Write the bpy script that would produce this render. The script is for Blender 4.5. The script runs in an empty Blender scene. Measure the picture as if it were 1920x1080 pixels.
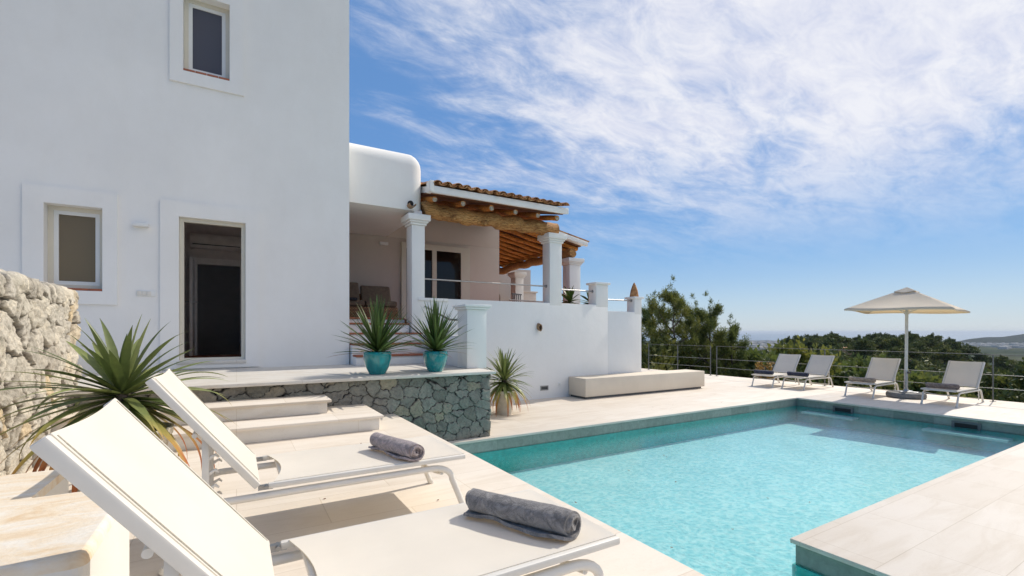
import bpy, bmesh, math, random
import numpy as np
from mathutils import Vector, Matrix, noise
C = bpy.context.scene.collection
sc = bpy.context.scene
R = math.radians
PI = math.pi
random.seed(7)

# ------------------------------------------------------------------ camera, sky, sun, exposure
# world axes: x along the house facade (to the right and away), y from the camera to the house, z up, eye height 0
cam_d = bpy.data.cameras.new('camera'); cam = bpy.data.objects.new('camera', cam_d); C.objects.link(cam)
cam_d.sensor_width = 36; cam_d.lens = 36 * 870 / 1920
cam_d.shift_y = 82 / 1920
cam_d.clip_start = 0.03; cam_d.clip_end = 200000
HEAD = math.atan2(0.5106, 0.8598)
cam.location = (0, 0, 0); cam.rotation_euler = (PI / 2, 0, -HEAD)
sc.camera = cam
sc.view_settings.view_transform = 'Standard'; sc.view_settings.look = 'None'
sc.view_settings.exposure = 0.75; sc.view_settings.gamma = 1
sc.cycles.use_denoising = True
sc.cycles.max_bounces = 10; sc.cycles.diffuse_bounces = 5; sc.cycles.transparent_max_bounces = 16
sc.cycles.volume_bounces = 0
sc.cycles.sample_clamp_indirect = 6

SUN = Vector((0.95, 0.17, 1.0)).normalized()
sun_d = bpy.data.lights.new('sun', 'SUN'); sun = bpy.data.objects.new('sun', sun_d); C.objects.link(sun)
sun_d.energy = 2.12; sun_d.angle = R(0.5); sun_d.color = (1.0, 0.93, 0.82)
sun.rotation_euler = (-SUN).to_track_quat('-Z', 'Y').to_euler()
sun.location = (0, 0, 30)

world = bpy.data.worlds.new('World'); sc.world = world; world.use_nodes = True
wt = world.node_tree; wn = wt.nodes; wl = wt.links
for n in list(wn): wn.remove(n)
def WN(t, **kw):
    n = wn.new(t)
    for k, v in kw.items(): setattr(n, k, v)
    return n
def wmath(op, a, b=None, c=None, clamp=False):
    n = WN('ShaderNodeMath', operation=op, use_clamp=clamp)
    for i, v in enumerate((a, b, c)):
        if v is None: continue
        if isinstance(v, (int, float)): n.inputs[i].default_value = v
        else: wl.new(v, n.inputs[i])
    return n.outputs[0]
sky = WN('ShaderNodeTexSky', sky_type='NISHITA')
sky.sun_disc = False
sky.sun_elevation = math.asin(SUN.z); sky.sun_rotation = math.atan2(SUN.x, SUN.y)
sky.altitude = 100; sky.air_density = 1.0; sky.dust_density = 0.6; sky.ozone_density = 2.5
tc = WN('ShaderNodeTexCoord')
sep = WN('ShaderNodeSeparateXYZ'); wl.new(tc.outputs['Generated'], sep.inputs[0])
X, Y, Z = sep.outputs
zz = wmath('ADD', wmath('MAXIMUM', Z, 0.0), 0.16)
# cirrus layer seen in perspective: direction projected on a high flat layer
pu = wmath('DIVIDE', X, zz); pv = wmath('DIVIDE', Y, zz)
comb = WN('ShaderNodeCombineXYZ'); wl.new(pu, comb.inputs[0]); wl.new(pv, comb.inputs[1])
mp = WN('ShaderNodeMapping'); wl.new(comb.outputs[0], mp.inputs[0])
mp.inputs['Rotation'].default_value = (0, 0, R(-32)); mp.inputs['Scale'].default_value = (0.72, 1.45, 1)
def wnoise(src, scale, detail, rough, dist, off=0):
    n = WN('ShaderNodeTexNoise'); n.inputs['Scale'].default_value = scale; n.inputs['Detail'].default_value = detail
    n.inputs['Roughness'].default_value = rough; n.inputs['Distortion'].default_value = dist
    if off:
        a = WN('ShaderNodeVectorMath', operation='ADD'); wl.new(src, a.inputs[0]); a.inputs[1].default_value = (off, off * 1.7, off)
        src = a.outputs[0]
    wl.new(src, n.inputs['Vector']); return n.outputs['Fac']
big = wnoise(mp.outputs[0], 0.8, 3, 0.55, 0.3, 3.1)
mid = wnoise(mp.outputs[0], 2.3, 12, 0.62, 0.6, 1.3)
fine = wnoise(mp.outputs[0], 7.5, 9, 0.68, 0.5, 9.0)
# more cloud towards the sun and higher up
dotn = WN('ShaderNodeVectorMath', operation='DOT_PRODUCT'); wl.new(tc.outputs['Generated'], dotn.inputs[0])
dotn.inputs[1].default_value = Vector((0.78, 0.22, 0.66)).normalized()
side = wmath('MULTIPLY_ADD', dotn.outputs['Value'], 1.3, -0.84)
dens = wmath('ADD', wmath('MULTIPLY', big, 0.55), wmath('ADD', wmath('MULTIPLY', mid, 0.95), wmath('MULTIPLY', fine, 0.38)))
dens = wmath('ADD', wmath('ADD', dens, -1.03), side)
back = wmath('MULTIPLY', wmath('MAXIMUM', wmath('MULTIPLY', Y, -1.0), 0.0), 0.9)  # extra cloud behind the camera, added to fill the shaded facade
dens = wmath('ADD', dens, back)
mr = WN('ShaderNodeMapRange', interpolation_type='SMOOTHERSTEP'); wl.new(dens, mr.inputs[0])
mr.inputs[1].default_value = -0.16; mr.inputs[2].default_value = 0.42
fade = WN('ShaderNodeMapRange', interpolation_type='SMOOTHSTEP'); wl.new(Z, fade.inputs[0])
fade.inputs[1].default_value = 0.09; fade.inputs[2].default_value = 0.36
cf = wmath('MULTIPLY', wmath('MULTIPLY', mr.outputs[0], fade.outputs[0]), 0.88)
mixc = WN('ShaderNodeMix', data_type='RGBA'); wl.new(cf, mixc.inputs['Factor'])
tint = WN('ShaderNodeMix', data_type='RGBA', blend_type='MULTIPLY'); tint.inputs['Factor'].default_value = 1.0
wl.new(sky.outputs[0], tint.inputs['A']); tint.inputs['B'].default_value = (0.85, 0.9, 1.0, 1)
grad = WN('ShaderNodeValToRGB'); wl.new(wmath('MAXIMUM', Z, 0.0), grad.inputs[0])
ge = grad.color_ramp.elements
while len(ge) < 5: ge.new(0.5)
for q, (p_, c_) in zip(ge, ((0.0, (0.54, 0.66, 0.78)), (0.06, (0.42, 0.59, 0.78)), (0.15, (0.18, 0.42, 0.76)), (0.32, (0.14, 0.34, 0.71)), (1.0, (0.11, 0.25, 0.56)))):
    q.position = p_; q.color = (*c_, 1)
gs_ = WN('ShaderNodeVectorMath', operation='SCALE'); wl.new(grad.outputs[0], gs_.inputs[0]); gs_.inputs['Scale'].default_value = 5.2
base_ = WN('ShaderNodeMix', data_type='RGBA'); base_.inputs['Factor'].default_value = 0.82
wl.new(tint.outputs['Result'], base_.inputs['A']); wl.new(gs_.outputs[0], base_.inputs['B'])
wl.new(base_.outputs['Result'], mixc.inputs['A'])
cc = WN('ShaderNodeMix', data_type='RGBA'); cr = WN('ShaderNodeMapRange'); wl.new(fine, cr.inputs[0]); cr.inputs[1].default_value = 0.35; cr.inputs[2].default_value = 0.62
wl.new(cr.outputs[0], cc.inputs['Factor']); cc.inputs['A'].default_value = (4.5, 4.6, 5.3, 1); cc.inputs['B'].default_value = (5.7, 5.65, 5.8, 1)
cb = WN('ShaderNodeMix', data_type='RGBA'); wl.new(wmath('MULTIPLY', back, 2.2, clamp=True), cb.inputs['Factor'])
wl.new(cc.outputs['Result'], cb.inputs['A']); cb.inputs['B'].default_value = (9.7, 8.9, 8.15, 1)  # unseen cloud made brighter and warmer than the visible ones, as fill
wl.new(cb.outputs['Result'], mixc.inputs['B'])
bg = WN('ShaderNodeBackground'); bg.inputs['Strength'].default_value = 0.1
wl.new(mixc.outputs['Result'], bg.inputs['Color'])
wo = WN('ShaderNodeOutputWorld'); wl.new(bg.outputs[0], wo.inputs[0])

# ------------------------------------------------------------------ materials
class NT:
    def __init__(s, name):
        s.m = bpy.data.materials.new(name); s.m.use_nodes = True; s.t = s.m.node_tree
        s.b = s.t.nodes['Principled BSDF']; s.out = s.t.nodes['Material Output']
    def n(s, t, **kw):
        n = s.t.nodes.new(t)
        for k, v in kw.items(): setattr(n, k, v)
        return n
    def l(s, a, b): s.t.links.new(a, b)
    def obj(s):
        return s.n('ShaderNodeTexCoord').outputs['Object']
    def pos(s):
        return s.n('ShaderNodeNewGeometry').outputs['Position']
    def noise(s, vec, scale, detail=4, rough=0.55, dist=0, stretch=None):
        if stretch:
            mp = s.n('ShaderNodeMapping'); mp.inputs['Scale'].default_value = stretch; s.l(vec, mp.inputs[0]); vec = mp.outputs[0]
        n = s.n('ShaderNodeTexNoise'); s.l(vec, n.inputs['Vector'])
        n.inputs['Scale'].default_value = scale; n.inputs['Detail'].default_value = detail
        n.inputs['Roughness'].default_value = rough; n.inputs['Distortion'].default_value = dist
        return n.outputs['Fac']
    def ramp(s, fac, stops):
        r = s.n('ShaderNodeValToRGB'); s.l(fac, r.inputs[0]); e = r.color_ramp.elements
        while len(e) < len(stops): e.new(0.5)
        for q, (p, c) in zip(e, stops):
            q.position = p; q.color = (c[0], c[1], c[2], 1) if len(c) == 3 else c
        return r.outputs[0]
    def mix(s, a, b, fac=0.5, mode='MIX'):
        n = s.n('ShaderNodeMix', data_type='RGBA', blend_type=mode)
        for k, v in (('Factor', fac), ('A', a), ('B', b)):
            if isinstance(v, (int, float)): n.inputs[k].default_value = v
            elif isinstance(v, tuple): n.inputs[k].default_value = (*v, 1)
            else: s.l(v, n.inputs[k])
        return n.outputs['Result']
    def math(s, op, a, b=0.0, clamp=False):
        n = s.n('ShaderNodeMath', operation=op, use_clamp=clamp)
        for i, v in enumerate((a, b)):
            if isinstance(v, (int, float)): n.inputs[i].default_value = v
            else: s.l(v, n.inputs[i])
        return n.outputs[0]
    def bump(s, h, strength=0.3, dist=0.01):
        n = s.n('ShaderNodeBump'); n.inputs['Strength'].default_value = strength; n.inputs['Distance'].default_value = dist
        s.l(h, n.inputs['Height']); s.l(n.outputs[0], s.b.inputs['Normal'])
    def col(s, c):
        if isinstance(c, tuple): s.b.inputs['Base Color'].default_value = (*c, 1)
        else: s.l(c, s.b.inputs['Base Color'])
    def rough(s, r):
        if isinstance(r, (int, float)): s.b.inputs['Roughness'].default_value = r
        else: s.l(r, s.b.inputs['Roughness'])

def plain(name, c, rough=0.5, metal=0, var=0.12, scale=8, bump=0.0, bscale=60, bdist=0.003):
    t = NT(name); o = t.obj()
    f = t.noise(o, scale, 5, 0.6)
    lo = tuple(v * (1 - var) for v in c); hi = tuple(min(1, v * (1 + var * 0.6)) for v in c)
    t.col(t.ramp(f, [(0.3, lo), (0.7, hi)])); t.rough(rough); t.b.inputs['Metallic'].default_value = metal
    if bump: t.bump(t.noise(o, bscale, 4), bump, bdist)
    return t.m

M = {}
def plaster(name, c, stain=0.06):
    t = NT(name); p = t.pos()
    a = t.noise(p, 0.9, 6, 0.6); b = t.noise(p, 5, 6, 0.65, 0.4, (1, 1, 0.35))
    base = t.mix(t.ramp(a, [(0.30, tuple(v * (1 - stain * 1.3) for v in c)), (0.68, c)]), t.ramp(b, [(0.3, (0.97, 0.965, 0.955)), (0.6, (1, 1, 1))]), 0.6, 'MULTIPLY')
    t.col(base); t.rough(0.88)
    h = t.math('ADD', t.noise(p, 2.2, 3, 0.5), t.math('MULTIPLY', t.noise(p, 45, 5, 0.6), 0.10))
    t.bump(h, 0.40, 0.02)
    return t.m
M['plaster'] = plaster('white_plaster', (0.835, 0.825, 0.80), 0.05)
M['plaster_warm_shade'] = plaster('warm_shade_porch_plaster', (0.60, 0.52, 0.46))  # warm plaster, darkened so the porch's shade sits in its colour
M['whitewash'] = plaster('cream_whitewash', (0.80, 0.765, 0.70))
M['cream'] = plaster('cream_masonry', (0.76, 0.67, 0.54), 0.10)

def deck_mat(name, c, tile=(0.9, 0.45), joint=0.80, vein=0.10, warm=0.5, rot=0.0):
    t = NT(name); p = t.pos()
    br = t.n('ShaderNodeTexBrick'); 
    mpn = t.n('ShaderNodeMapping'); mpn.inputs['Rotation'].default_value = (0, 0, rot); t.l(p, mpn.inputs[0])
    t.l(mpn.outputs[0], br.inputs['Vector'])
    br.inputs['Scale'].default_value = 1.0; br.inputs['Brick Width'].default_value = tile[0]; br.inputs['Row Height'].default_value = tile[1]
    br.inputs['Mortar Size'].default_value = 0.003; br.inputs['Mortar Smooth'].default_value = 0.3; br.inputs['Bias'].default_value = 0
    br.offset = 0.5
    br.inputs['Color1'].default_value = (1, 1, 1, 1); br.inputs['Color2'].default_value = (0.945, 0.93, 0.91, 1); br.inputs['Mortar'].default_value = (joint, joint * 0.96, joint * 0.9, 1)
    v = t.noise(p, 3.0, 8, 0.65, 1.2, (0.35, 1.6, 1))
    w = t.noise(p, 0.8, 4, 0.6)
    hi = c; lo = (c[0] * (1 - vein), c[1] * (1 - vein * 1.25), c[2] * (1 - vein * 1.6))
    base = t.ramp(v, [(0.32, lo), (0.55, hi)])
    base = t.mix(base, t.ramp(w, [(0.35, (0.94, 0.92, 0.89)), (0.62, (1, 1, 1))]), 0.9, 'MULTIPLY')
    spk = t.noise(p, 60, 3, 0.7)
    base = t.mix(base, t.ramp(spk, [(0.30, (0.86, 0.83, 0.79)), (0.42, (1, 1, 1))]), warm, 'MULTIPLY')
    t.col(t.mix(base, br.outputs['Color'], 1.0, 'MULTIPLY')); t.rough(0.62)
    h = t.math('SUBTRACT', t.noise(p, 30, 5, 0.6), t.math('MULTIPLY', br.outputs['Fac'], 0.8))
    t.bump(h, 0.22, 0.004)
    return t.m
M['deck'] = deck_mat('limestone_paving', (0.76, 0.69, 0.60))
M['step'] = deck_mat('limestone_step', (0.70, 0.67, 0.62), (1.1, 3.0), 0.86, 0.12)
M['coping'] = deck_mat('terrace_coping', (0.64, 0.615, 0.57), (1.3, 6.0), 0.86, 0.14)

def sandstone():
    t = NT('worn_sandstone_top'); p = t.pos()
    a = t.noise(p, 3.2, 8, 0.68, 1.6, (0.7, 1.7, 1)); b = t.noise(p, 26, 5, 0.7)
    c = t.ramp(a, [(0.30, (0.66, 0.46, 0.26)), (0.46, (0.76, 0.63, 0.46)), (0.62, (0.79, 0.73, 0.63))])
    c = t.mix(c, t.ramp(b, [(0.27, (0.55, 0.46, 0.38)), (0.36, (1, 1, 1))]), 0.7, 'MULTIPLY')
    t.col(c); t.rough(0.85); t.bump(t.math('ADD', t.noise(p, 60, 5), t.noise(p, 8, 3)), 0.3, 0.006)
    return t.m
M['sandstone'] = sandstone()

def pool_tile(name, c, var=0.2, tile=(0.6, 0.30), mort=0.75):
    t = NT(name); o = t.pos()
    br = t.n('ShaderNodeTexBrick')
    cmb = t.n('ShaderNodeCombineXYZ'); sp = t.n('ShaderNodeSeparateXYZ'); t.l(o, sp.inputs[0])
    t.l(t.math('ADD', sp.outputs[0], sp.outputs[1]), cmb.inputs[0]); t.l(sp.outputs[2], cmb.inputs[1])
    t.l(cmb.outputs[0], br.inputs['Vector'])
    br.inputs['Scale'].default_value = 1; br.inputs['Brick Width'].default_value = tile[0]; br.inputs['Row Height'].default_value = tile[1]
    br.inputs['Mortar Size'].default_value = 0.004; br.offset = 0
    br.inputs['Color1'].default_value = (1, 1, 1, 1); br.inputs['Color2'].default_value = (0.72, 0.78, 0.76, 1); br.inputs['Mortar'].default_value = (mort, mort, mort, 1)
    f = t.noise(o, 14, 7, 0.7, 0.5)
    lo = tuple(v * (1 - var) for v in c); hi = tuple(v * (1 + var) for v in c)
    t.col(t.mix(t.ramp(f, [(0.3, lo), (0.7, hi)]), br.outputs['Color'], 1.0, 'MULTIPLY')); t.rough(0.5)
    t.bump(t.noise(o, 40, 4), 0.2, 0.004)
    return t.m
M['lining'] = pool_tile('water_tinted_pool_wall', (0.02, 0.50, 0.47), 0.12, (0.05, 0.05), 0.9)  # the water's teal tint put into the submerged wall's colour
M['pool_wall'] = pool_tile('grey_green_pool_stone', (0.28, 0.315, 0.27))
def pool_floor():
    t = NT('pale_pool_floor'); p = t.pos()
    v = t.n('ShaderNodeTexVoronoi'); v.inputs['Scale'].default_value = 1.3; t.l(p, v.inputs['Vector'])
    f = t.noise(p, 1.2, 5, 0.6)
    t.col(t.ramp(f, [(0.3, (0.56, 0.66, 0.66)), (0.7, (0.70, 0.76, 0.75))])); t.rough(0.6)
    return t.m
M['pool_floor'] = pool_floor()

def water_mat():
    t = NT('pool_water'); p = t.pos()
    t.t.nodes.remove(t.b)
    tr = t.n('ShaderNodeBsdfTransparent')
    # light focused by ripples, painted as a bright cell pattern in the tint
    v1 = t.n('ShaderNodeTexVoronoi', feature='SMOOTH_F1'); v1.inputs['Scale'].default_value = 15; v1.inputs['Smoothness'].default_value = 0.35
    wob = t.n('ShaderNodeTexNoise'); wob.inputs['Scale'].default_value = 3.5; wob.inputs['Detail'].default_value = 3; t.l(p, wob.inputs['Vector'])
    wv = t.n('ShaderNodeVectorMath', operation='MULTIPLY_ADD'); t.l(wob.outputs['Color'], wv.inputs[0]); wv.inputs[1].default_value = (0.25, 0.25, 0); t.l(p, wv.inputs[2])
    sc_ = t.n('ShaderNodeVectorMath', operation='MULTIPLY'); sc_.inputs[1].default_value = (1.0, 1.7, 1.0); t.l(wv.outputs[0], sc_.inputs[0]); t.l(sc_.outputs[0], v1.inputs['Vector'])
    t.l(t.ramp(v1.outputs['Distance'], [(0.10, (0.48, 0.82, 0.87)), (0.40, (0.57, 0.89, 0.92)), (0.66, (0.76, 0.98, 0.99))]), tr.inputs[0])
    gl = t.n('ShaderNodeBsdfGlossy'); gl.inputs['Roughness'].default_value = 0.02; gl.inputs['Color'].default_value = (1, 1, 1, 1)
    fr = t.n('ShaderNodeFresnel'); fr.inputs[0].default_value = 1.33
    n1 = t.noise(p, 2.2, 3, 0.5, 0.6); n2 = t.noise(p, 17, 4, 0.6, 0.8, (1.0, 0.7, 1)); n3 = t.noise(p, 38, 2, 0.5, 0.5)
    h = t.math('ADD', t.math('MULTIPLY', n1, 0.5), t.math('ADD', t.math('MULTIPLY', n2, 0.55), t.math('MULTIPLY', n3, 0.30)))
    b = t.n('ShaderNodeBump'); b.inputs['Strength'].default_value = 0.42; b.inputs['Distance'].default_value = 0.017
    t.l(h, b.inputs['Height'])
    t.l(b.outputs[0], gl.inputs['Normal']); t.l(b.outputs[0], fr.inputs['Normal'])
    mx = t.n('ShaderNodeMixShader'); t.l(fr.outputs[0], mx.inputs[0]); t.l(tr.outputs[0], mx.inputs[1]); t.l(gl.outputs[0], mx.inputs[2])
    t.l(mx.outputs[0], t.out.inputs['Surface'])
    return t.m
M['water'] = water_mat()
def sea_mat():
    t = NT('sea_surface'); p = t.pos()
    t.col((0.055, 0.10, 0.15)); t.rough(0.28)
    t.bump(t.noise(p, 0.05, 4, 0.6), 0.4, 3.0)
    return t.m
M['sea'] = sea_mat()

def stone_mat(name, stops, joint, rough=0.9, tex=30, bump=0.6, light=None):
    # per-stone colour from the 'cell' attribute, joints from 'gap'
    t = NT(name); p = t.obj()
    a = t.n('ShaderNodeAttribute', attribute_name='cell'); g = t.n('ShaderNodeAttribute', attribute_name='gap')
    c = t.ramp(a.outputs['Fac'], stops)
    n1 = t.noise(p, 9, 8, 0.7, 0.6); n2 = t.noise(p, tex, 6, 0.72)
    c = t.mix(c, t.ramp(n1, [(0.3, (0.62, 0.62, 0.60)), (0.5, (0.98, 0.98, 0.97)), (0.72, (1.25, 1.22, 1.14))]), 1.0, 'MULTIPLY')
    c = t.mix(c, t.ramp(n2, [(0.32, (0.62, 0.60, 0.57)), (0.5, (1, 1, 1))]), 0.7, 'MULTIPLY')
    if light: c = t.mix(c, light[0], t.ramp(n1, [(light[1], (0, 0, 0)), (light[1] + 0.08, (1, 1, 1))]))
    t.col(t.mix(c, joint, g.outputs['Fac'])); t.rough(rough)
    t.bump(t.math('ADD', n2, t.math('MULTIPLY', n1, 1.5)), bump, 0.012)
    return t.m
M['greenstone'] = stone_mat('dark_green_stone', [(0, (0.17, 0.165, 0.14)), (0.35, (0.26, 0.255, 0.22)), (0.6, (0.21, 0.20, 0.175)), (0.86, (0.25, 0.235, 0.20)), (0.95, (0.31, 0.27, 0.20)), (1.0, (0.40, 0.34, 0.24))], (0.035, 0.032, 0.028), 0.85, 45, 0.6)
M['limestone'] = stone_mat('rough_limestone', [(0, (0.42, 0.38, 0.32)), (0.3, (0.60, 0.55, 0.46)), (0.6, (0.50, 0.46, 0.40)), (0.8, (0.66, 0.60, 0.50)), (1, (0.62, 0.49, 0.32))], (0.075, 0.055, 0.04), 0.95, 38, 0.9)

def wood_mat(name, a, b, dark):
    t = NT(name); o = t.obj()
    g = t.noise(o, 4, 8, 0.75, 1.6, (0.8, 6, 7)); k = t.noise(o, 12, 5, 0.7, 0.5, (0.5, 5, 7)); m = t.noise(o, 1.3, 4, 0.6)
    c = t.ramp(g, [(0.3, dark), (0.45, a), (0.65, b)])
    c = t.mix(c, t.ramp(k, [(0.40, (0.22, 0.16, 0.12)), (0.52, (1, 1, 1))]), 0.9, 'MULTIPLY')
    c = t.mix(c, t.ramp(m, [(0.35, (0.72, 0.66, 0.62)), (0.6, (1.05, 1.0, 0.95))]), 0.8, 'MULTIPLY')
    t.col(c); t.rough(0.75); t.bump(t.math('ADD', g, k), 0.7, 0.02)
    return t.m
M['log'] = wood_mat('weathered_log', (0.50, 0.25, 0.075), (0.64, 0.42, 0.18), (0.10, 0.045, 0.018))
M['log_end'] = plain('sawn_log_end', (0.42, 0.38, 0.32), 0.85, var=0.5, scale=30)
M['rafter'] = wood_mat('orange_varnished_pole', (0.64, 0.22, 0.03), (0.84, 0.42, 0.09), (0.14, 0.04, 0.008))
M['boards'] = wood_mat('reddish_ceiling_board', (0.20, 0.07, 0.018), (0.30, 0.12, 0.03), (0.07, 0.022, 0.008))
def terracotta(name, stops):
    t = NT(name); o = t.pos(); f = t.noise(o, 9, 6, 0.7)
    t.col(t.ramp(f, stops)); t.rough(0.85); t.bump(t.noise(o, 60, 4), 0.4, 0.004); return t.m
M['tile'] = terracotta('weathered_roof_tile', [(0.32, (0.10, 0.05, 0.025)), (0.5, (0.44, 0.20, 0.075)), (0.66, (0.62, 0.38, 0.18))])
M['brick'] = terracotta('terracotta_tile', [(0.3, (0.30, 0.095, 0.05)), (0.7, (0.40, 0.15, 0.085))])
M['spout'] = terracotta('old_clay_spout', [(0.3, (0.20, 0.13, 0.08)), (0.7, (0.42, 0.27, 0.15))])
M['metal'] = plain('brushed_steel', (0.40, 0.40, 0.40), 0.38, 1.0)
M['fence'] = plain('grey_fence_steel', (0.13, 0.135, 0.14), 0.5, 0.3)
M['wire'] = plain('steel_cable', (0.28, 0.29, 0.29), 0.5, 0.3)
M['white_alu'] = plain('white_window_frame', (0.74, 0.745, 0.73), 0.35, var=0.03)
M['cream_frame'] = plain('cream_window_frame', (0.64, 0.60, 0.50), 0.4, var=0.03)
M['lounge_metal'] = plain('off_white_coated_frame', (0.70, 0.665, 0.60), 0.42, var=0.05)
M['dark'] = plain('dark_cavity', (0.02, 0.02, 0.02), 0.8)
M['black_plastic'] = plain('black_plastic', (0.025, 0.025, 0.028), 0.5)
M['grey_paint'] = plain('grey_room_wall', (0.62, 0.56, 0.53), 0.8)
M['ac'] = plain('air_conditioner_plastic', (0.74, 0.70, 0.67), 0.5)
M['dark_door'] = plain('dark_inner_room', (0.10, 0.085, 0.08), 0.7)
def glass(name, c, rough=0.03):
    t = NT(name); t.col(c); t.rough(rough); t.b.inputs['IOR'].default_value = 1.4; t.b.inputs['Specular IOR Level'].default_value = 0.5
    return t.m
M['pane_dark'] = glass('tinted_pane_before_dark_screen', (0.085, 0.082, 0.095), 0.06)
M['pane_brown'] = glass('tinted_pane_before_brown_blind', (0.17, 0.13, 0.075), 0.03)
M['pane_black'] = glass('black_glass', (0.012, 0.010, 0.009))
def clear_pane():
    t = NT('clear_door_glass'); t.t.nodes.remove(t.b)
    tr = t.n('ShaderNodeBsdfTransparent'); tr.inputs[0].default_value = (0.92, 0.91, 0.90, 1)
    gl = t.n('ShaderNodeBsdfGlossy'); gl.inputs['Roughness'].default_value = 0.02
    fr = t.n('ShaderNodeFresnel'); fr.inputs[0].default_value = 1.12
    mx = t.n('ShaderNodeMixShader'); t.l(fr.outputs[0], mx.inputs[0]); t.l(tr.outputs[0], mx.inputs[1]); t.l(gl.outputs[0], mx.inputs[2])
    t.l(mx.outputs[0], t.out.inputs['Surface']); return t.m
M['pane_clear'] = clear_pane()

def sling(name, c, trans=0.25):
    t = NT(name); o = t.obj()
    w = t.n('ShaderNodeTexChecker'); w.inputs['Scale'].default_value = 420; t.l(o, w.inputs[0])
    f = t.noise(o, 3.5, 6, 0.6)
    base = t.ramp(f, [(0.3, tuple(v * 0.93 for v in c)), (0.65, c)])
    t.col(t.mix(base, w.outputs['Color'], 0.05, 'MULTIPLY')); t.rough(0.75)
    t.bump(t.math('ADD', w.outputs['Fac'], t.math('MULTIPLY', t.noise(o, 6, 3), 2.0)), 0.12, 0.0015)
    tl = t.n('ShaderNodeBsdfTranslucent'); tl.inputs[0].default_value = (c[0], c[1] * 0.92, c[2] * 0.74, 1)
    mx = t.n('ShaderNodeMixShader'); mx.inputs[0].default_value = trans
    t.l(t.b.outputs[0], mx.inputs[1]); t.l(tl.outputs[0], mx.inputs[2]); t.l(mx.outputs[0], t.out.inputs['Surface'])
    return t.m
M['sling'] = sling('cream_mesh_sling', (0.90, 0.86, 0.78), 0.29)
M['canopy'] = sling('cream_parasol_canvas', (0.86, 0.80, 0.69), 0.42)
def towel_mat(name, c):
    t = NT(name); o = t.obj()
    f = t.noise(o, 230, 3, 0.7); g = t.noise(o, 16, 6, 0.7, 1.8); k = t.noise(o, 520, 2, 0.6)
    base = t.ramp(g, [(0.36, tuple(v * 0.50 for v in c)), (0.64, tuple(v * 1.45 for v in c))])
    t.col(t.mix(base, t.ramp(f, [(0.3, (0.6, 0.6, 0.6)), (0.6, (1.12, 1.12, 1.12))]), 0.5, 'MULTIPLY')); t.rough(1.0)
    t.b.inputs['Sheen Weight'].default_value = 0.5
    t.bump(t.math('ADD', t.math('ADD', f, t.math('MULTIPLY', k, 0.5)), t.math('MULTIPLY', g, 2.6)), 0.9, 0.006); return t.m
M['towel_grey'] = towel_mat('charcoal_terry', (0.26, 0.235, 0.215))
M['towel_mauve'] = towel_mat('mauve_grey_terry', (0.38, 0.30, 0.29))
M['towel_navy'] = towel_mat('navy_terry', (0.022, 0.028, 0.06))
M['towel_tan'] = towel_mat('tan_terry', (0.46, 0.34, 0.235))
M['towel_taupe'] = towel_mat('taupe_terry', (0.30, 0.215, 0.17))
M['welt'] = plain('stitched_welt', (0.42, 0.38, 0.31), 0.9, var=0.3, scale=300)
M['cushion'] = plain('brown_grey_cushion', (0.17, 0.125, 0.09), 0.95, var=0.25, scale=20, bump=0.3, bscale=200)
M['cushion_dark'] = plain('dark_blanket', (0.03, 0.03, 0.04), 0.95, var=0.5, scale=30)
def wicker():
    t = NT('woven_wicker'); o = t.pos(); sp = t.n('ShaderNodeSeparateXYZ'); t.l(o, sp.inputs[0])
    cm = t.n('ShaderNodeCombineXYZ'); t.l(sp.outputs[0], cm.inputs[0]); t.l(sp.outputs[2], cm.inputs[1])
    br = t.n('ShaderNodeTexBrick'); t.l(cm.outputs[0], br.inputs['Vector']); br.inputs['Scale'].default_value = 1
    br.inputs['Brick Width'].default_value = 0.055; br.inputs['Row Height'].default_value = 0.03; br.inputs['Mortar Size'].default_value = 0.005
    br.inputs['Color1'].default_value = (0.36, 0.19, 0.08, 1); br.inputs['Color2'].default_value = (0.26, 0.13, 0.06, 1); br.inputs['Mortar'].default_value = (0.03, 0.018, 0.01, 1)
    t.col(br.outputs['Color']); t.rough(0.7); t.bump(br.outputs['Fac'], -0.6, 0.01); return t.m
M['wicker'] = wicker()
def glaze(name, c, hi):
    t = NT(name); o = t.obj(); f = t.noise(o, 6, 5, 0.6, 1.5, (1, 1, 0.5))
    t.col(t.ramp(f, [(0.3, c), (0.72, hi)])); t.rough(0.12); t.b.inputs['Coat Weight'].default_value = 0.6
    t.bump(t.noise(o, 14, 3), 0.08, 0.006); return t.m
M['turquoise'] = glaze('turquoise_glaze', (0.005, 0.19, 0.20), (0.012, 0.33, 0.34))
M['white_pot'] = plain('cream_stained_pot', (0.66, 0.61, 0.50), 0.6, var=0.22, scale=7, bump=0.1)
M['soil'] = plain('dark_potting_soil', (0.035, 0.025, 0.018), 0.95, var=0.5, scale=40, bump=0.6, bscale=60, bdist=0.02)
M['concrete'] = plain('grey_concrete_base', (0.20, 0.20, 0.195), 0.85, var=0.2, scale=14, bump=0.3)
M['pole_white'] = plain('pale_parasol_pole', (0.62, 0.62, 0.58), 0.4)

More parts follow.
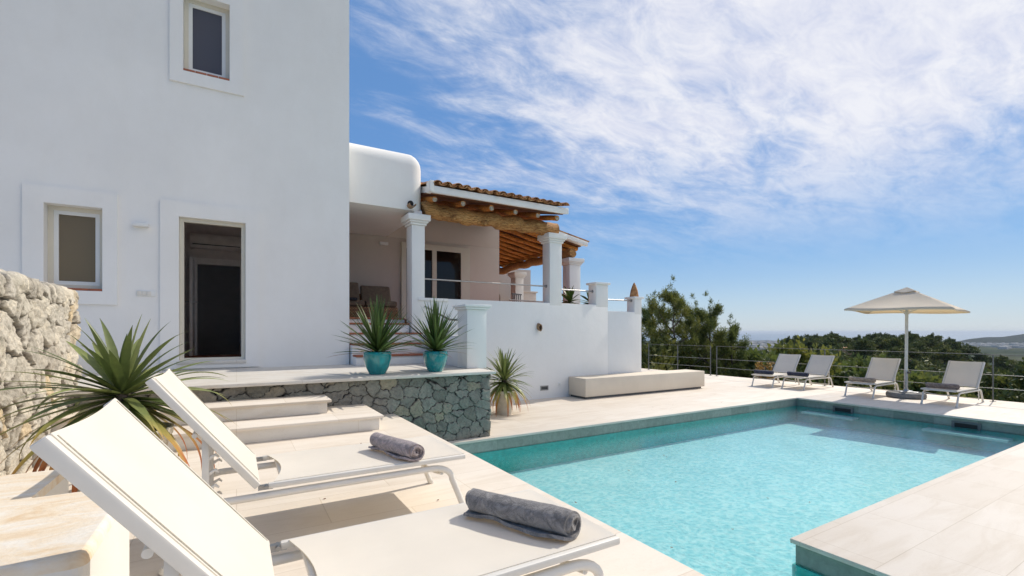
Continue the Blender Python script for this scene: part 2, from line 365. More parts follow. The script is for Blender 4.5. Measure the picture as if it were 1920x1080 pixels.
def blade_mat(name, g1, g2, tipc, deadc):
    t = NT(name)
    a = t.n('ShaderNodeAttribute', attribute_name='tip'); r = t.n('ShaderNodeAttribute', attribute_name='rnd')
    o = t.obj(); f = t.noise(o, 30, 4, 0.6)
    g = t.ramp(r.outputs['Fac'], [(0, g1), (0.7, g2), (1, tuple(v * 1.25 for v in g2))])
    g = t.mix(g, t.ramp(f, [(0.3, (0.8, 0.8, 0.8)), (0.7, (1.15, 1.15, 1.1))]), 0.8, 'MULTIPLY')
    c = t.mix(g, t.ramp(a.outputs['Fac'], [(0.55, tipc), (0.9, deadc)]), t.ramp(a.outputs['Fac'], [(0.42, (0, 0, 0)), (0.75, (1, 1, 1))]))
    t.col(c); t.rough(0.42)
    tl = t.n('ShaderNodeBsdfTranslucent'); t.l(c, tl.inputs[0])
    mx = t.n('ShaderNodeMixShader'); mx.inputs[0].default_value = 0.22
    t.l(t.b.outputs[0], mx.inputs[1]); t.l(tl.outputs[0], mx.inputs[2]); t.l(mx.outputs[0], t.out.inputs['Surface'])
    return t.m
M['blade'] = blade_mat('sword_leaf', (0.085, 0.125, 0.035), (0.22, 0.255, 0.085), (0.55, 0.42, 0.10), (0.45, 0.14, 0.04))
M['blade_dark'] = blade_mat('dark_sword_leaf', (0.030, 0.062, 0.014), (0.085, 0.135, 0.036), (0.30, 0.24, 0.10), (0.28, 0.12, 0.06))
def leaf_mat(name, lo, mid, hi, trans=0.2):
    t = NT(name); a = t.n('ShaderNodeAttribute', attribute_name='rnd')
    oi = t.n('ShaderNodeObjectInfo')
    c = t.ramp(a.outputs['Fac'], [(0, lo), (0.5, mid), (1, hi)])
    c = t.mix(c, t.ramp(oi.outputs['Random'], [(0, (0.72, 0.82, 0.80)), (0.5, (1, 1, 1)), (1, (1.25, 1.12, 0.85))]), 1.0, 'MULTIPLY')
    t.col(c); t.rough(0.6)
    tl = t.n('ShaderNodeBsdfTranslucent'); t.l(c, tl.inputs[0])
    mx = t.n('ShaderNodeMixShader'); mx.inputs[0].default_value = trans
    t.l(t.b.outputs[0], mx.inputs[1]); t.l(tl.outputs[0], mx.inputs[2]); t.l(mx.outputs[0], t.out.inputs['Surface'])
    return t.m
M['pine'] = leaf_mat('pine_needles', (0.085, 0.115, 0.026), (0.18, 0.205, 0.048), (0.31, 0.31, 0.09), 0.38)
M['wood_leaf'] = leaf_mat('woodland_foliage', (0.055, 0.078, 0.020), (0.115, 0.14, 0.038), (0.21, 0.22, 0.065))
M['olive_leaf'] = leaf_mat('scrub_foliage', (0.07, 0.09, 0.024), (0.14, 0.16, 0.042), (0.25, 0.245, 0.08))
M['orange_leaf'] = leaf_mat('orange_dry_blossom', (0.28, 0.14, 0.03), (0.45, 0.24, 0.05), (0.6, 0.36, 0.09))
M['bark'] = plain('grey_brown_bark', (0.14, 0.105, 0.08), 0.95, var=0.4, scale=10, bump=0.6, bscale=20, bdist=0.03)
def ground_mat():
    t = NT('dry_hillside'); p = t.pos()
    a = t.noise(p, 0.06, 6, 0.6); b = t.noise(p, 0.9, 6, 0.7); k = t.noise(p, 0.0035, 7, 0.65)
    v = t.n('ShaderNodeTexVoronoi'); v.inputs['Scale'].default_value = 0.012; t.l(p, v.inputs['Vector'])
    near = t.ramp(t.mix(a, b, 0.5), [(0.3, (0.030, 0.042, 0.018)), (0.55, (0.06, 0.075, 0.03)), (0.75, (0.16, 0.135, 0.08))])
    far = t.mix(t.ramp(k, [(0.32, (0.022, 0.036, 0.016)), (0.5, (0.05, 0.065, 0.03)), (0.68, (0.13, 0.12, 0.07))]), v.outputs['Color'], 0.18, 'MULTIPLY')
    ln = t.n('ShaderNodeVectorMath', operation='LENGTH'); t.l(p, ln.inputs[0])
    f = t.n('ShaderNodeMapRange'); t.l(ln.outputs['Value'], f.inputs[0]); f.inputs[1].default_value = 250; f.inputs[2].default_value = 600
    t.col(t.mix(near, far, f.outputs[0])); t.rough(1.0); t.b.inputs['Specular IOR Level'].default_value = 0.0; return t.m
M['ground'] = ground_mat(); M['dead_leaf'] = plain('dead_brown_leaf', (0.20, 0.09, 0.04), 0.8)
M['far_hill'] = plain('wooded_far_hill', (0.018, 0.028, 0.018), 0.95, var=0.4, scale=0.01)
M['far_hill'].node_tree.nodes['Principled BSDF'].inputs['Specular IOR Level'].default_value = 0.0
M['town_white'] = plain('pale_town_wall', (0.42, 0.40, 0.37), 0.8, var=0.2, scale=0.02)
M['ochre'] = plain('ochre_house_wall', (0.50, 0.31, 0.17), 0.9)

# ------------------------------------------------------------------ mesh helpers
def tag(o, label=None, cat=None, group=None, kind=None):
    if label: o['label'] = label
    if cat: o['category'] = cat
    if group: o['group'] = group
    if kind: o['kind'] = kind
    return o
def thing(name, label, cat, loc=(0, 0, 0), rz=0, group=None):
    o = bpy.data.objects.new(name, None); C.objects.link(o); o.empty_display_size = 0.2
    o.location = loc; o.rotation_euler = (0, 0, rz)
    return tag(o, label, cat, group)
def link_mesh(name, me, mat, parent=None):
    if mat: me.materials.append(mat)
    o = bpy.data.objects.new(name, me); C.objects.link(o)
    if parent: o.parent = parent
    return o
class G:
    def __init__(s): s.v = []; s.f = []
    def add(s, vs, fs):
        b = len(s.v); s.v += [tuple(q) for q in vs]; s.f += [tuple(i + b for i in f) for f in fs]; return s
    def box(s, x0, x1, y0, y1, z0, z1):
        return s.add([(x0, y0, z0), (x1, y0, z0), (x1, y1, z0), (x0, y1, z0), (x0, y0, z1), (x1, y0, z1), (x1, y1, z1), (x0, y1, z1)],
                     [(0, 3, 2, 1), (4, 5, 6, 7), (0, 1, 5, 4), (1, 2, 6, 5), (2, 3, 7, 6), (3, 0, 4, 7)])
    def tube(s, pts, r, n=12, cap=True, jitter=0.0, seed=0, knots=0):
        pts = [Vector(p) for p in pts]; m = len(pts); rs = r if isinstance(r, (list, tuple)) else [r] * m
        t0 = (pts[1] - pts[0]).normalized(); up = Vector((0, 0, 1)) if abs(t0.z) < 0.9 else Vector((1, 0, 0))
        nx = t0.cross(up).normalized(); vs = []
        for i in range(m):
            t = (pts[min(i + 1, m - 1)] - pts[max(i - 1, 0)]).normalized()
            nx = (nx - t * nx.dot(t)).normalized(); ny = t.cross(nx)
            for k in range(n):
                a = 2 * PI * k / n; rr = rs[i]
                d = nx * math.cos(a) + ny * math.sin(a)
                if jitter: rr *= 1 + jitter * (noise.noise(Vector((seed * 7.1 + i * 0.45, math.cos(a) * 1.2, math.sin(a) * 1.2))) + 0.5 * noise.noise(Vector((seed * 3.3 + i * 1.3, math.cos(a) * 3, math.sin(a) * 3))))
                vs.append(pts[i] + d * rr)
        fs = [(i * n + k, i * n + (k + 1) % n, (i + 1) * n + (k + 1) % n, (i + 1) * n + k) for i in range(m - 1) for k in range(n)]
        if cap: fs += [tuple(range(n - 1, -1, -1)), tuple((m - 1) * n + k for k in range(n))]
        return s.add(vs, fs)
    def lathe(s, prof, n=40, cx=0, cy=0, cz=0, wob=0.0):
        vs = []; m = len(prof)
        for (r, z) in prof:
            for k in range(n):
                a = 2 * PI * k / n; vs.append((cx + r * math.cos(a), cy + r * math.sin(a), cz + z))
        fs = [(i * n + k, i * n + (k + 1) % n, (i + 1) * n + (k + 1) % n, (i + 1) * n + k) for i in range(m - 1) for k in range(n)]
        return s.add(vs, fs)
    def prism(s, poly, axis, a, b):
        # poly: 2-D outline; axis 'x','y','z' is the extrusion axis from a to b
        def P(p, t):
            return {'x': (t, p[0], p[1]), 'y': (p[0], t, p[1]), 'z': (p[0], p[1], t)}[axis]
        n = len(poly); vs = [P(p, a) for p in poly] + [P(p, b) for p in poly]
        fs = [tuple(range(n - 1, -1, -1)), tuple(range(n, 2 * n))] + [(i, (i + 1) % n, n + (i + 1) % n, n + i) for i in range(n)]
        return s.add(vs, fs)
    def panel(s, x0, x1, z0, z1, holes, y0, y1):
        xs = sorted({x0, x1, *[h[0] for h in holes], *[h[1] for h in holes]}); zs = sorted({z0, z1, *[h[2] for h in holes], *[h[3] for h in holes]})
        def hole(cx, cz): return any(h[0] < cx < h[1] and h[2] < cz < h[3] for h in holes)
        for y, flip in ((y0, False), (y1, True)):
            for i in range(len(xs) - 1):
                for j in range(len(zs) - 1):
                    if hole((xs[i] + xs[i + 1]) / 2, (zs[j] + zs[j + 1]) / 2): continue
                    q = [(xs[i], y, zs[j]), (xs[i + 1], y, zs[j]), (xs[i + 1], y, zs[j + 1]), (xs[i], y, zs[j + 1])]
                    s.add(q[::-1] if flip else q, [(0, 1, 2, 3)])
        for (a, b, c, d) in [(x0, x1, z0, z1)] + list(holes):
            s.add([(a, y0, c), (b, y0, c), (b, y1, c), (a, y1, c), (a, y0, d), (b, y0, d), (b, y1, d), (a, y1, d)], [(0, 3, 2, 1), (4, 5, 6, 7), (1, 2, 6, 5), (3, 0, 4, 7)])
        return s
    def build(s, name, mat, parent=None, bevel=0.0, seg=2, smooth=False, attrs=None, weld=True):
        me = bpy.data.meshes.new(name); me.from_pydata(s.v, [], s.f); me.update()
        bm = bmesh.new(); bm.from_mesh(me)
        if weld: bmesh.ops.remove_doubles(bm, verts=bm.verts, dist=0.0002)
        bmesh.ops.recalc_face_normals(bm, faces=bm.faces)
        if bevel:
            bmesh.ops.bevel(bm, geom=[e for e in bm.edges if len(e.link_faces) == 2 and e.calc_face_angle(0) > 0.6], offset=bevel, segments=seg, profile=0.5, affect='EDGES', clamp_overlap=True)
        bm.to_mesh(me); bm.free()
        if smooth or bevel: me.shade_smooth()
        if (smooth or bevel):
            try: me.set_sharp_from_angle(angle=R(42))
            except Exception: pass
        return link_mesh(name, me, mat, parent)
def np_mesh(name, verts, faces, mat, parent=None, attrs=None, smooth=False):
    me = bpy.data.meshes.new(name)
    verts = np.asarray(verts, np.float32); faces = np.asarray(faces, np.int32)
    k = faces.shape[1]
    me.vertices.add(len(verts)); me.vertices.foreach_set('co', verts.ravel())
    me.loops.add(faces.size); me.loops.foreach_set('vertex_index', faces.ravel())
    me.polygons.add(len(faces)); me.polygons.foreach_set('loop_start', np.arange(0, faces.size, k, dtype=np.int32))
    try: me.polygons.foreach_set('loop_total', np.full(len(faces), k, np.int32))
    except Exception: pass
    me.update(calc_edges=True); me.validate()
    for n, a in (attrs or {}).items():
        at = me.attributes.new(n, 'FLOAT', 'POINT'); at.data.foreach_set('value', np.asarray(a, np.float32))
    if smooth: me.shade_smooth()
    return link_mesh(name, me, mat, parent)
def arc(cx, cy, r, a0, a1, n=8):
    return [(cx + r * math.cos(R(a0 + (a1 - a0) * i / n)), cy + r * math.sin(R(a0 + (a1 - a0) * i / n))) for i in range(n + 1)]
def copy_tree(o, parent=None):
    c = o.copy(); C.objects.link(c)
    if parent: c.parent = parent
    for ch in o.children: copy_tree(ch, c)
    return c
def camcoord(px, Yd):      # a point on the landscape by bearing and distance
    Xd = (px - 960) / 870 * Yd
    return (0.8598 * Xd + 0.5106 * Yd, -0.5106 * Xd + 0.8598 * Yd)

# ------------------------------------------------------------------ setting: decks, pool, sea, terrain
ZD, ZN, ZT, ZW = -1.5, -1.05, -0.56, -1.68       # pool deck, raised near deck, terrace, water
PX0, PX1, PY0, PY1 = 1.80, 11.0, 1.87, 5.80       # pool outline
g = G()
g.box(3.46, 14.3, -14, PY0, ZD - 0.035, ZD)
g.box(10.98, 14.3, PY0, PY1 - 0.02, ZD - 0.035, ZD)
g.box(1.74, 14.3, PY1 - 0.02, 8.75, ZD - 0.035, ZD)
g.box(9.0, 14.3, 8.75, 16, ZD - 0.035, ZD)
tag(g.build('pool_deck', M['deck'], bevel=0.006, weld=False), kind='structure')
g = G()
g.box(3.50, 14.25, -13.9, PY0 - 0.02, -5.5, ZD - 0.035)
g.box(11.02, 14.25, PY0 - 0.02, PY1, -5.5, ZD - 0.035)
g.box(1.78, 14.25, PY1, 8.7, -5.5, ZD - 0.035)
g.box(9.05, 14.25, 8.7, 15.9, -5.5, ZD - 0.035)
g.box(-11.9, 1.70, -13.9, 8.2, -5.5, ZN - 0.035)
basin = tag(g.build('pool_wall', M['pool_wall'], weld=False), kind='structure')
g = G(); g.box(1.6, 11.2, -13.9, 6.0, -2.2, -2.03)
tag(g.build('pool_floor', M['pool_floor']), kind='structure')
# added wall lining below the water line, turquoise for the water's tint on stone
g = G()
g.box(1.701, 1.72, -13.8, 5.78, -2.03, ZW - 0.012); g.box(10.99, 11.0, PY0, 5.78, -2.03, ZW - 0.012)
g.box(1.72, 11.0, 5.785, 5.799, -2.03, ZW - 0.012); g.box(3.484, 3.499, -13.8, PY0 - 0.02, -2.03, ZW - 0.012); g.box(3.484, 10.99, PY0 - 0.019, PY0 - 0.004, -2.03, ZW - 0.012)
g.build('lining', M['lining'], basin, weld=False)
for (ya, yb) in ((4.55, 5.55), (2.35, 3.45)):
    g = G(); g.box(10.70, 10.989, ya, yb, -1.80, -1.76); g.build('pool_ledge', M['pool_floor'], basin, bevel=0.01)
for (yy) in (4.85, 2.93):     # skimmer mouths in the far wall
    s_ = G(); s_.box(10.995, 11.015, yy - 0.17, yy + 0.17, ZW - 0.02, ZW + 0.075).build('skimmer', M['dark'], basin)
    s_ = G(); s_.panel(yy - 0.19, yy + 0.19, ZW - 0.03, ZW + 0.095, [(yy - 0.15, yy + 0.15, ZW - 0.02, ZW + 0.065)], 0, 0.02)
    s_.v = [(10.985 + q[1], q[0], q[2]) for q in s_.v]; s_.build('skimmer_frame', M['fence'], basin)
nx_, ny_ = 2, 2
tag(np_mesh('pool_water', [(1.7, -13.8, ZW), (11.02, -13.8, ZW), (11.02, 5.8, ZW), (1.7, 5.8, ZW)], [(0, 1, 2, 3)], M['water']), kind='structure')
g = G(); g.box(-12, 1.74, -14, 5.96, ZN - 0.035, ZN)
tag(g.build('near_deck', M['deck'], bevel=0.006), kind='structure')

def ycan(px):
    xs = [1100, 1380, 1430, 1460, 1490, 1520, 1560, 1590, 1620, 1650, 1690, 1740, 1790, 1815, 1850, 1920, 2100]
    ys = [676, 672, 664, 650, 642, 634, 630, 640, 638, 628, 630, 636, 648, 660, 676, 690, 700]
    return np.interp(px, xs, ys)
def height(x, y):
    Xd = 0.8598 * x - 0.5106 * y; Yd = 0.5106 * x + 0.8598 * y
    d = np.hypot(x, y)
    px = np.where(Yd > 1, 960 + 870 * Xd / np.maximum(Yd, 1), np.where(Xd > 0, 2100, 1100))
    ridge = -(ycan(px) - 622) * 190 / 870 - 6.0
    z0 = np.interp(d, [0, 17, 24, 50, 95], [-5.0, -5.0, -5.8, -9.5, -15.0])
    t = np.clip((d - 95) / 105, 0, 1); t = t * t * (3 - 2 * t)
    z = z0 * (1 - t) + ridge * t
    t2 = np.clip((d - 205) / 1300, 0, 1); t2 = t2 * t2 * (3 - 2 * t2)
    z = z * (1 - t2) + -95 * t2
    t3 = np.clip((d - 5000) / 400, 0, 1)
    z = z - 6 * t3
    n = 1.2 * np.sin(x * 0.021 + 1) * np.sin(y * 0.017) * np.clip((d - 30) / 60, 0, 1) * np.clip(1 - d / 1500, 0, 1)
    return z + n
ang = np.linspace(0, 2 * PI, 541)[:-1]
rad = np.concatenate([[0.5, 9, 14], np.geomspace(18, 6500, 90)])
A, Rr = np.meshgrid(ang, rad); xx = Rr * np.cos(A); yy = Rr * np.sin(A); zz_ = height(xx, yy)
V = np.stack([xx, yy, zz_], -1).reshape(-1, 3); na = len(ang)
I, J = np.meshgrid(np.arange(len(rad) - 1), np.arange(na), indexing='ij'); J2 = (J + 1) % na
F_ = np.stack([I * na + J, I * na + J2, (I + 1) * na + J2, (I + 1) * na + J], -1).reshape(-1, 4)[:, ::-1]
tag(np_mesh('terrain', V, F_[:, ::-1], M['ground'], smooth=True), kind='structure')
ringr = [4800, 9000, 30000, 90000]
V = [(r * math.cos(a), r * math.sin(a), -96) for r in ringr for a in np.linspace(0, 2 * PI, 73)[:-1]]
F_ = [(i * 72 + k, (i + 1) * 72 + k, (i + 1) * 72 + (k + 1) % 72, i * 72 + (k + 1) % 72) for i in range(3) for k in range(72)]
tag(np_mesh('sea', V, F_, M['sea']), kind='structure')
# headland on the right horizon
V = []; F_ = []
nn = 60
for i in range(nn):
    t = i / (nn - 1); px = 1790 + 420 * t
    top = np.interp(px, [1790, 1815, 1850, 1880, 1905, 1940, 2000, 2100, 2210], [-96, -70, -48, -50, -30, -8, 20, 30, -96])
    if px > 1800: top += 9 * noise.noise(Vector((px * 0.03, 3, 1)))
    for k, (dd, zf) in enumerate(((3800, 0), (4000, 0.62), (4300, 1), (4700, 0.5), (5000, 0))):
        a, b = camcoord(px, dd); V.append((a, b, -100 + (top + 100) * zf))
for i in range(nn - 1):
    for k in range(4): F_.append((i * 5 + k, (i + 1) * 5 + k, (i + 1) * 5 + k + 1, i * 5 + k + 1))
tag(np_mesh('headland', V, F_, M['far_hill'], smooth=True), kind='structure')
rt = random.Random(5)
g = G()
for i in range(420):
    px = rt.choice([rt.uniform(1385, 1520), rt.uniform(1385, 1460), rt.uniform(1800, 1930)]); dd = rt.uniform(2500, 4700)
    a, b = camcoord(px, dd); w = rt.uniform(8, 28); w2 = rt.uniform(8, 22); h = rt.uniform(5, 15)
    zb = float(height(np.array(a), np.array(b)))
    g.box(a - w, a + w, b - w2, b + w2, zb - 2, zb + h)
tag(g.build('town', M['town_white'], weld=False), 'pale town buildings scattered over the plain before the sea', 'town', kind='stuff')

# ------------------------------------------------------------------ the tall white house
FV = 8.3; HX = 1.67
house = thing('white_house', 'tall plain white house block with two small windows and an open doorway', 'house', (0, 9.5, ZT))
def H(gb, name, mat, parent=house, **kw):
    gb.v = [(x - 0, y - 9.5, z - ZT) for x, y, z in gb.v]
    o = gb.build(name, mat, parent, **kw); return o
def sub(gb, name, mat, parent, **kw):     # parent chain already carries the house offset
    gb.v = [(x, y - 9.5, z - ZT) for x, y, z in gb.v]
    return gb.build(name, mat, parent, **kw)
W1 = (-2.15, -1.57, 0.58, 1.68); W2 = (-0.67, -0.09, 3.85, 4.98); DR = (-0.72, 0.12, -0.43, 1.68)
g = G(); g.panel(-7, HX, ZT - 3, 8.5, [W1, W2, DR], FV, FV + 0.30)
g.box(HX - 0.3, HX, FV + 0.30, 9.25, ZT - 3, 8.5); g.box(HX - 0.3, HX, 10.45, 15, ZT - 3, 8.5); g.box(HX - 0.3, HX, 9.25, 10.45, ZT - 3, 0.45); g.box(HX - 0.3, HX, 9.25, 10.45, 2.15, 8.5); g.box(-7, -6.7, FV + 0.30, 15, ZT - 3, 8.5)  # unseen opening in the side wall, added to let light into the room
g.box(-6.7, HX - 0.3, 14.7, 15, ZT - 3, 8.5); g.box(-6.7, HX - 0.3, FV + 0.3, 14.7, 8.2, 8.5)
H(g, 'wall', M['plaster'], bevel=0.012, seg=2, weld=False)
def band(name, x0, x1, z0, z1, hole):
    g = G(); g.panel(x0, x1, z0, z1, [hole], FV - 0.030, FV + 0.004)
    return H(g, name, M['plaster'], bevel=0.004)
band('window_surround', -2.35, -1.41, 0.37, 1.90, (W1[0], W1[1], W1[2] - 0.03, W1[3]))
band('window_surround', -0.83, 0.10, 3.64, 5.25, (W2[0], W2[1], W2[2] - 0.03, W2[3]))
band('door_surround', -0.94, 0.31, ZT + 0.02, 1.90, (DR[0], DR[1], DR[2], DR[3]))
def window(rect, pane, dep=0.12, mid=0.05):
    x0, x1, z0, z1 = rect; y = FV + dep
    g = G(); g.panel(x0 + 0.002, x1 - 0.002, z0 + 0.002, z1 - 0.002, [(x0 + 0.055, x1 - 0.055, z0 + 0.055, z1 - 0.055)], y, y + 0.08)
    f = H(g, 'window', M['cream_frame'], bevel=0.004)
    g = G(); g.panel(x0 + 0.053, x1 - 0.053, z0 + 0.053, z1 - 0.053, [(x0 + 0.053 + mid, x1 - 0.053 - mid, z0 + 0.053 + mid, z1 - 0.053 - mid)], y + 0.018, y + 0.075)
    sub(g, 'sash', M['white_alu'], f, bevel=0.004)
    g = G(); g.box(x0 + 0.09, x1 - 0.09, y + 0.04, y + 0.05, z0 + 0.09, z1 - 0.09); sub(g, 'pane', pane, f)
    g = G(); n = 4; w = (x1 - x0) / n
    for i in range(n): g.box(x0 + i * w + 0.003, x0 + (i + 1) * w - 0.003, FV - 0.028, y + 0.01, z0 - 0.028, z0 + 0.001)
    sub(g, 'sill', M['brick'], f, bevel=0.003)
window(W1, M['pane_brown']); window(W2, M['pane_dark'])
# doorway
g = G(); x0, x1, z0, z1 = DR; y = FV + 0.05
g.panel(x0 + 0.002, x1 - 0.002, z0 + 0.002, z1 - 0.002, [(x0 + 0.055, x1 - 0.055, z0 + 0.04, z1 - 0.055)], y, y + 0.10)
dr = H(g, 'door', M['cream_frame'], bevel=0.004)
g = G(); g.box(x0 + 0.05, x1 - 0.05, y + 0.05, y + 0.056, z0 + 0.04, z1 - 0.05); sub(g, 'pane', M['pane_clear'], dr)
g = G(); g.box(x0 - 0.03, x1 + 0.01, FV - 0.05, FV + 0.30, z0 - 0.05, z0 - 0.002); sub(g, 'threshold', M['coping'], dr, bevel=0.004)
# room behind the doorway
g = G(); g.box(-1.6, 1.2, FV + 0.31, 10.6, z0 - 0.06, z0 - 0.004); H(g, 'room_floor', M['brick'])
g = G(); g.panel(-1.6, 1.2, z0 - 0.06, 2.4, [(-0.62, 0.06, z0 - 0.004, 1.25)], 10.3, 10.4); g.box(-1.7, -1.6, FV + 0.31, 10.6, z0 - 0.06, 2.4); g.box(1.2, 1.3, FV + 0.31, 10.6, z0 - 0.06, 0.45)  # right wall kept low, open towards the added side opening
g.box(-1.6, 1.2, FV + 0.31, 10.6, 2.4, 2.5); g.box(-1.02, -0.92, 9.3, 10.3, z0 - 0.004, 2.4)
H(g, 'room_wall', M['grey_paint'], weld=False)
g = G(); g.panel(-0.72, 0.16, z0 - 0.003, 1.36, [(-0.62, 0.06, z0 - 0.003, 1.25)], 10.26, 10.3); ind = H(g, 'inner_door', M['ac'], bevel=0.004)
g = G(); g.box(-0.62, 0.06, 10.42, 10.45, z0, 1.3); sub(g, 'dark_panel', M['dark_door'], ind)
g = G(); g.box(-0.70, -0.655, 9.75, 10.26, z0 + 0.01, 1.30); sub(g, 'door_leaf', M['ac'], ind, bevel=0.004)
g = G(); g.tube([(-0.70, 9.80, 0.52), (-0.76, 9.80, 0.52), (-0.77, 9.90, 0.52)], 0.010, 8); g.tube([(-0.655, 9.80, 0.52), (-0.60, 9.80, 0.52), (-0.59, 9.90, 0.52)], 0.010, 8); sub(g, 'handle', M['metal'], ind, smooth=True)
g = G(); g.prism([(10.29, 1.52), (10.29, 1.78), (10.12, 1.78), (10.08, 1.70), (10.08, 1.60), (10.14, 1.53)], 'x', -0.72, 0.10)
acu = H(g, 'air_conditioner', M['ac'], bevel=0.01)
g = G(); g.box(-0.68, 0.06, 10.075, 10.085, 1.575, 1.590); sub(g, 'louver', M['black_plastic'], acu)
# wall lamp, switch plate
g = G(); g.box(-1.25, -1.07, FV - 0.085, FV, 1.475, 1.525); wl_ = H(g, 'wall_lamp', M['white_alu'], bevel=0.006)
g = G(); g.panel(-1.21, -0.99, 0.500, 0.585, [], FV - 0.012, FV + 0.002); sp_ = H(g, 'switch_plate', M['white_alu'], bevel=0.003)
for k in range(3):
    g = G(); g.box(-1.203 + k * 0.055, -1.153 + k * 0.055, FV - 0.018, FV - 0.010, 0.512, 0.573); sub(g, 'switch', M['lounge_metal'], sp_, bevel=0.002)

# ------------------------------------------------------------------ porch wing: white block, columns, walls
W = 8.6
porch = thing('porch_wing', 'lower white wing with rounded parapet over the open porch', 'house', (3, 10, 0.25))
def P(gb, name, mat, parent=porch, **kw):
    gb.v = [(x - 3, y - 10, z - 0.25) for x, y, z in gb.v]
    return gb.build(name, mat, parent, **kw)
# block with rounded top corner and rounded roof edge
def rounded_block(x0, x1, y0, y1, z0, z1, r):
    g = G(); secs = []
    for i in range(7):      # rings from the lintel up over the rounded top
        a = R(90 * i / 6); ins = r * (1 - math.cos(a)); z = z1 - r + r * math.sin(a); secs.append((ins, z))
    secs = [(0, z0)] + secs
    rings = []
    for ins, z in secs:
        rc = max(0.02, 0.28 - ins)
        ring = [(x0 + ins * 0, y0 + ins)] + arc(x1 - ins - rc, y0 + ins + rc, rc, -90, 0, 6) + [(x1 - ins, y1), (x0, y1)]
        rings.append([(px_, py_, z) for px_, py_ in ring])
    n = len(rings[0]); vs = [p for r_ in rings for p in r_]
    fs = [(i * n + k, i * n + (k + 1) % n, (i + 1) * n + (k + 1) % n, (i + 1) * n + k) for i in range(len(rings) - 1) for k in range(n)]
    fs += [tuple(range(n - 1, -1, -1)), tuple((len(rings) - 1) * n + k for k in range(n))]
    g.add(vs, fs); return g
g = rounded_block(HX + 0.005, 3.14, W, 11.6, 2.32, 3.47, 0.30)
P(g, 'parapet_block', M['plaster'], smooth=True)
g = G()
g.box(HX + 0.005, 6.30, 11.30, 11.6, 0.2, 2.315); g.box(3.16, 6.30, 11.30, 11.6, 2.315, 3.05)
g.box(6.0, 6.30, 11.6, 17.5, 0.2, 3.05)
P(g, 'wall', M['plaster_warm_shade'], bevel=0.01, weld=False)
g = G(); g.box(HX + 0.005, 9.1, 9.05, 17.6, 0.05, 0.25); P(g, 'porch_floor', M['brick'])
def column(x0, x1, y0, y1, z0, z1, name='column'):
    g = G(); g.box(x0, x1, y0, y1, z0, z1 - 0.20)
    g.box(x0 - 0.03, x1 + 0.03, y0 - 0.03, y1 + 0.03, z1 - 0.197, z1 - 0.155)
    g.box(x0 - 0.055, x1 + 0.055, y0 - 0.055, y1 + 0.055, z1 - 0.152, z1 - 0.115)
    g.box(x0 - 0.09, x1 + 0.09, y0 - 0.09, y1 + 0.09, z1 - 0.113, z1)
    return P(g, name, M['plaster'], bevel=0.008)
column(2.88, 3.14, W - 0.004, 8.92, -0.1, 2.25)
g = G(); g.box(2.93, 3.09, W + 0.02, 8.85, 2.25, 2.33); P(g, 'column_neck', M['plaster'])
# porch lamp
g = G(); g.box(3.22 - 0.95, 3.42 - 0.95, 11.2, 11.3, 2.10, 2.17);
g.v = [(x + 0.95, y, z) for x, y, z in g.v]; g.v = [(x - 0.25, y, z) for x, y, z in g.v]; P(g, 'wall_lamp', M['white_alu'], bevel=0.01)
# sliding door in the porch wall
g = G(); g.panel(3.50, 5.36, 0.25, 2.22, [(3.62, 4.30, 0.30, 2.08), (4.42, 5.10, 0.30, 2.08)], 11.22, 11.302)
sd = P(g, 'sliding_door', M['cream_frame'], bevel=0.006)
g = G(); g.box(3.61, 4.31, 11.255, 11.265, 0.29, 2.09); g.box(4.41, 5.11, 11.255, 11.265, 0.29, 2.09); P(g, 'pane', M['pane_black'], sd)
for o_ in (sd.children): o_.matrix_parent_inverse = Matrix.Identity(4)
# far arch wall and distant column
def arch_panel(x0, x1, z0, z1, ax0, ax1, az, y0, y1):
    g = G(); r = (ax1 - ax0) / 2; cx = (ax0 + ax1) / 2
    pts = [(x0, z0), (ax0, z0), (ax0, az)] + [(cx - r * math.cos(R(a)), az + r * math.sin(R(a))) for a in range(15, 180, 15)] + [(ax1, az), (ax1, z0), (x1, z0), (x1, z1), (x0, z1)]
    return g.prism(pts, 'y', y0, y1)
g = arch_panel(6.31, 11.3, 0.2, 2.75, 8.95, 9.75, 1.45, 17.4, 17.7); P(g, 'arch_wall', M['plaster_warm_shade'], bevel=0.0)
g = G(); g.box(8.8, 9.9, 17.75, 17.8, 0.2, 2.3); P(g, 'arch_door', M['pane_black'])
column(9.0, 9.36, 14.9, 15.25, 0.1, 2.24)
column(8.72, 9.14, 11.25, 11.6, -0.1, 2.25)
g = G(); g.box(9.9, 10.8, 16.2, 16.5, 0.1, 1.62); g.box(9.85, 10.85, 16.15, 16.55, 1.62, 1.68); P(g, 'low_pier', M['plaster_warm_shade'], bevel=0.01)

# clay water spout on the block
g = G(); g.tube([(2.85, W + 0.02, 2.44), (2.85, W - 0.03, 2.44)], 0.055, 16); sp1 = P(g, 'spout_hole', M['dark'])
g = G()
for (r0, r1) in ((0.055, 0.068),):
    v = []; 
    for yv in (W - 0.16, W + 0.02):
        for a in np.linspace(180, 360, 13): v.append((2.85 + r1 * math.cos(R(a)), yv, 2.43 + r1 * math.sin(R(a)) - 0.02))
        for a in np.linspace(360, 180, 13): v.append((2.85 + r0 * math.cos(R(a)), yv, 2.43 + r0 * math.sin(R(a)) - 0.02))
    g.add(v, [(k, (k + 1) % 26, 26 + (k + 1) % 26, 26 + k) for k in range(26)] + [tuple(range(25, -1, -1)), tuple(range(26, 52))])
P(g, 'water_spout', M['spout'], smooth=True)

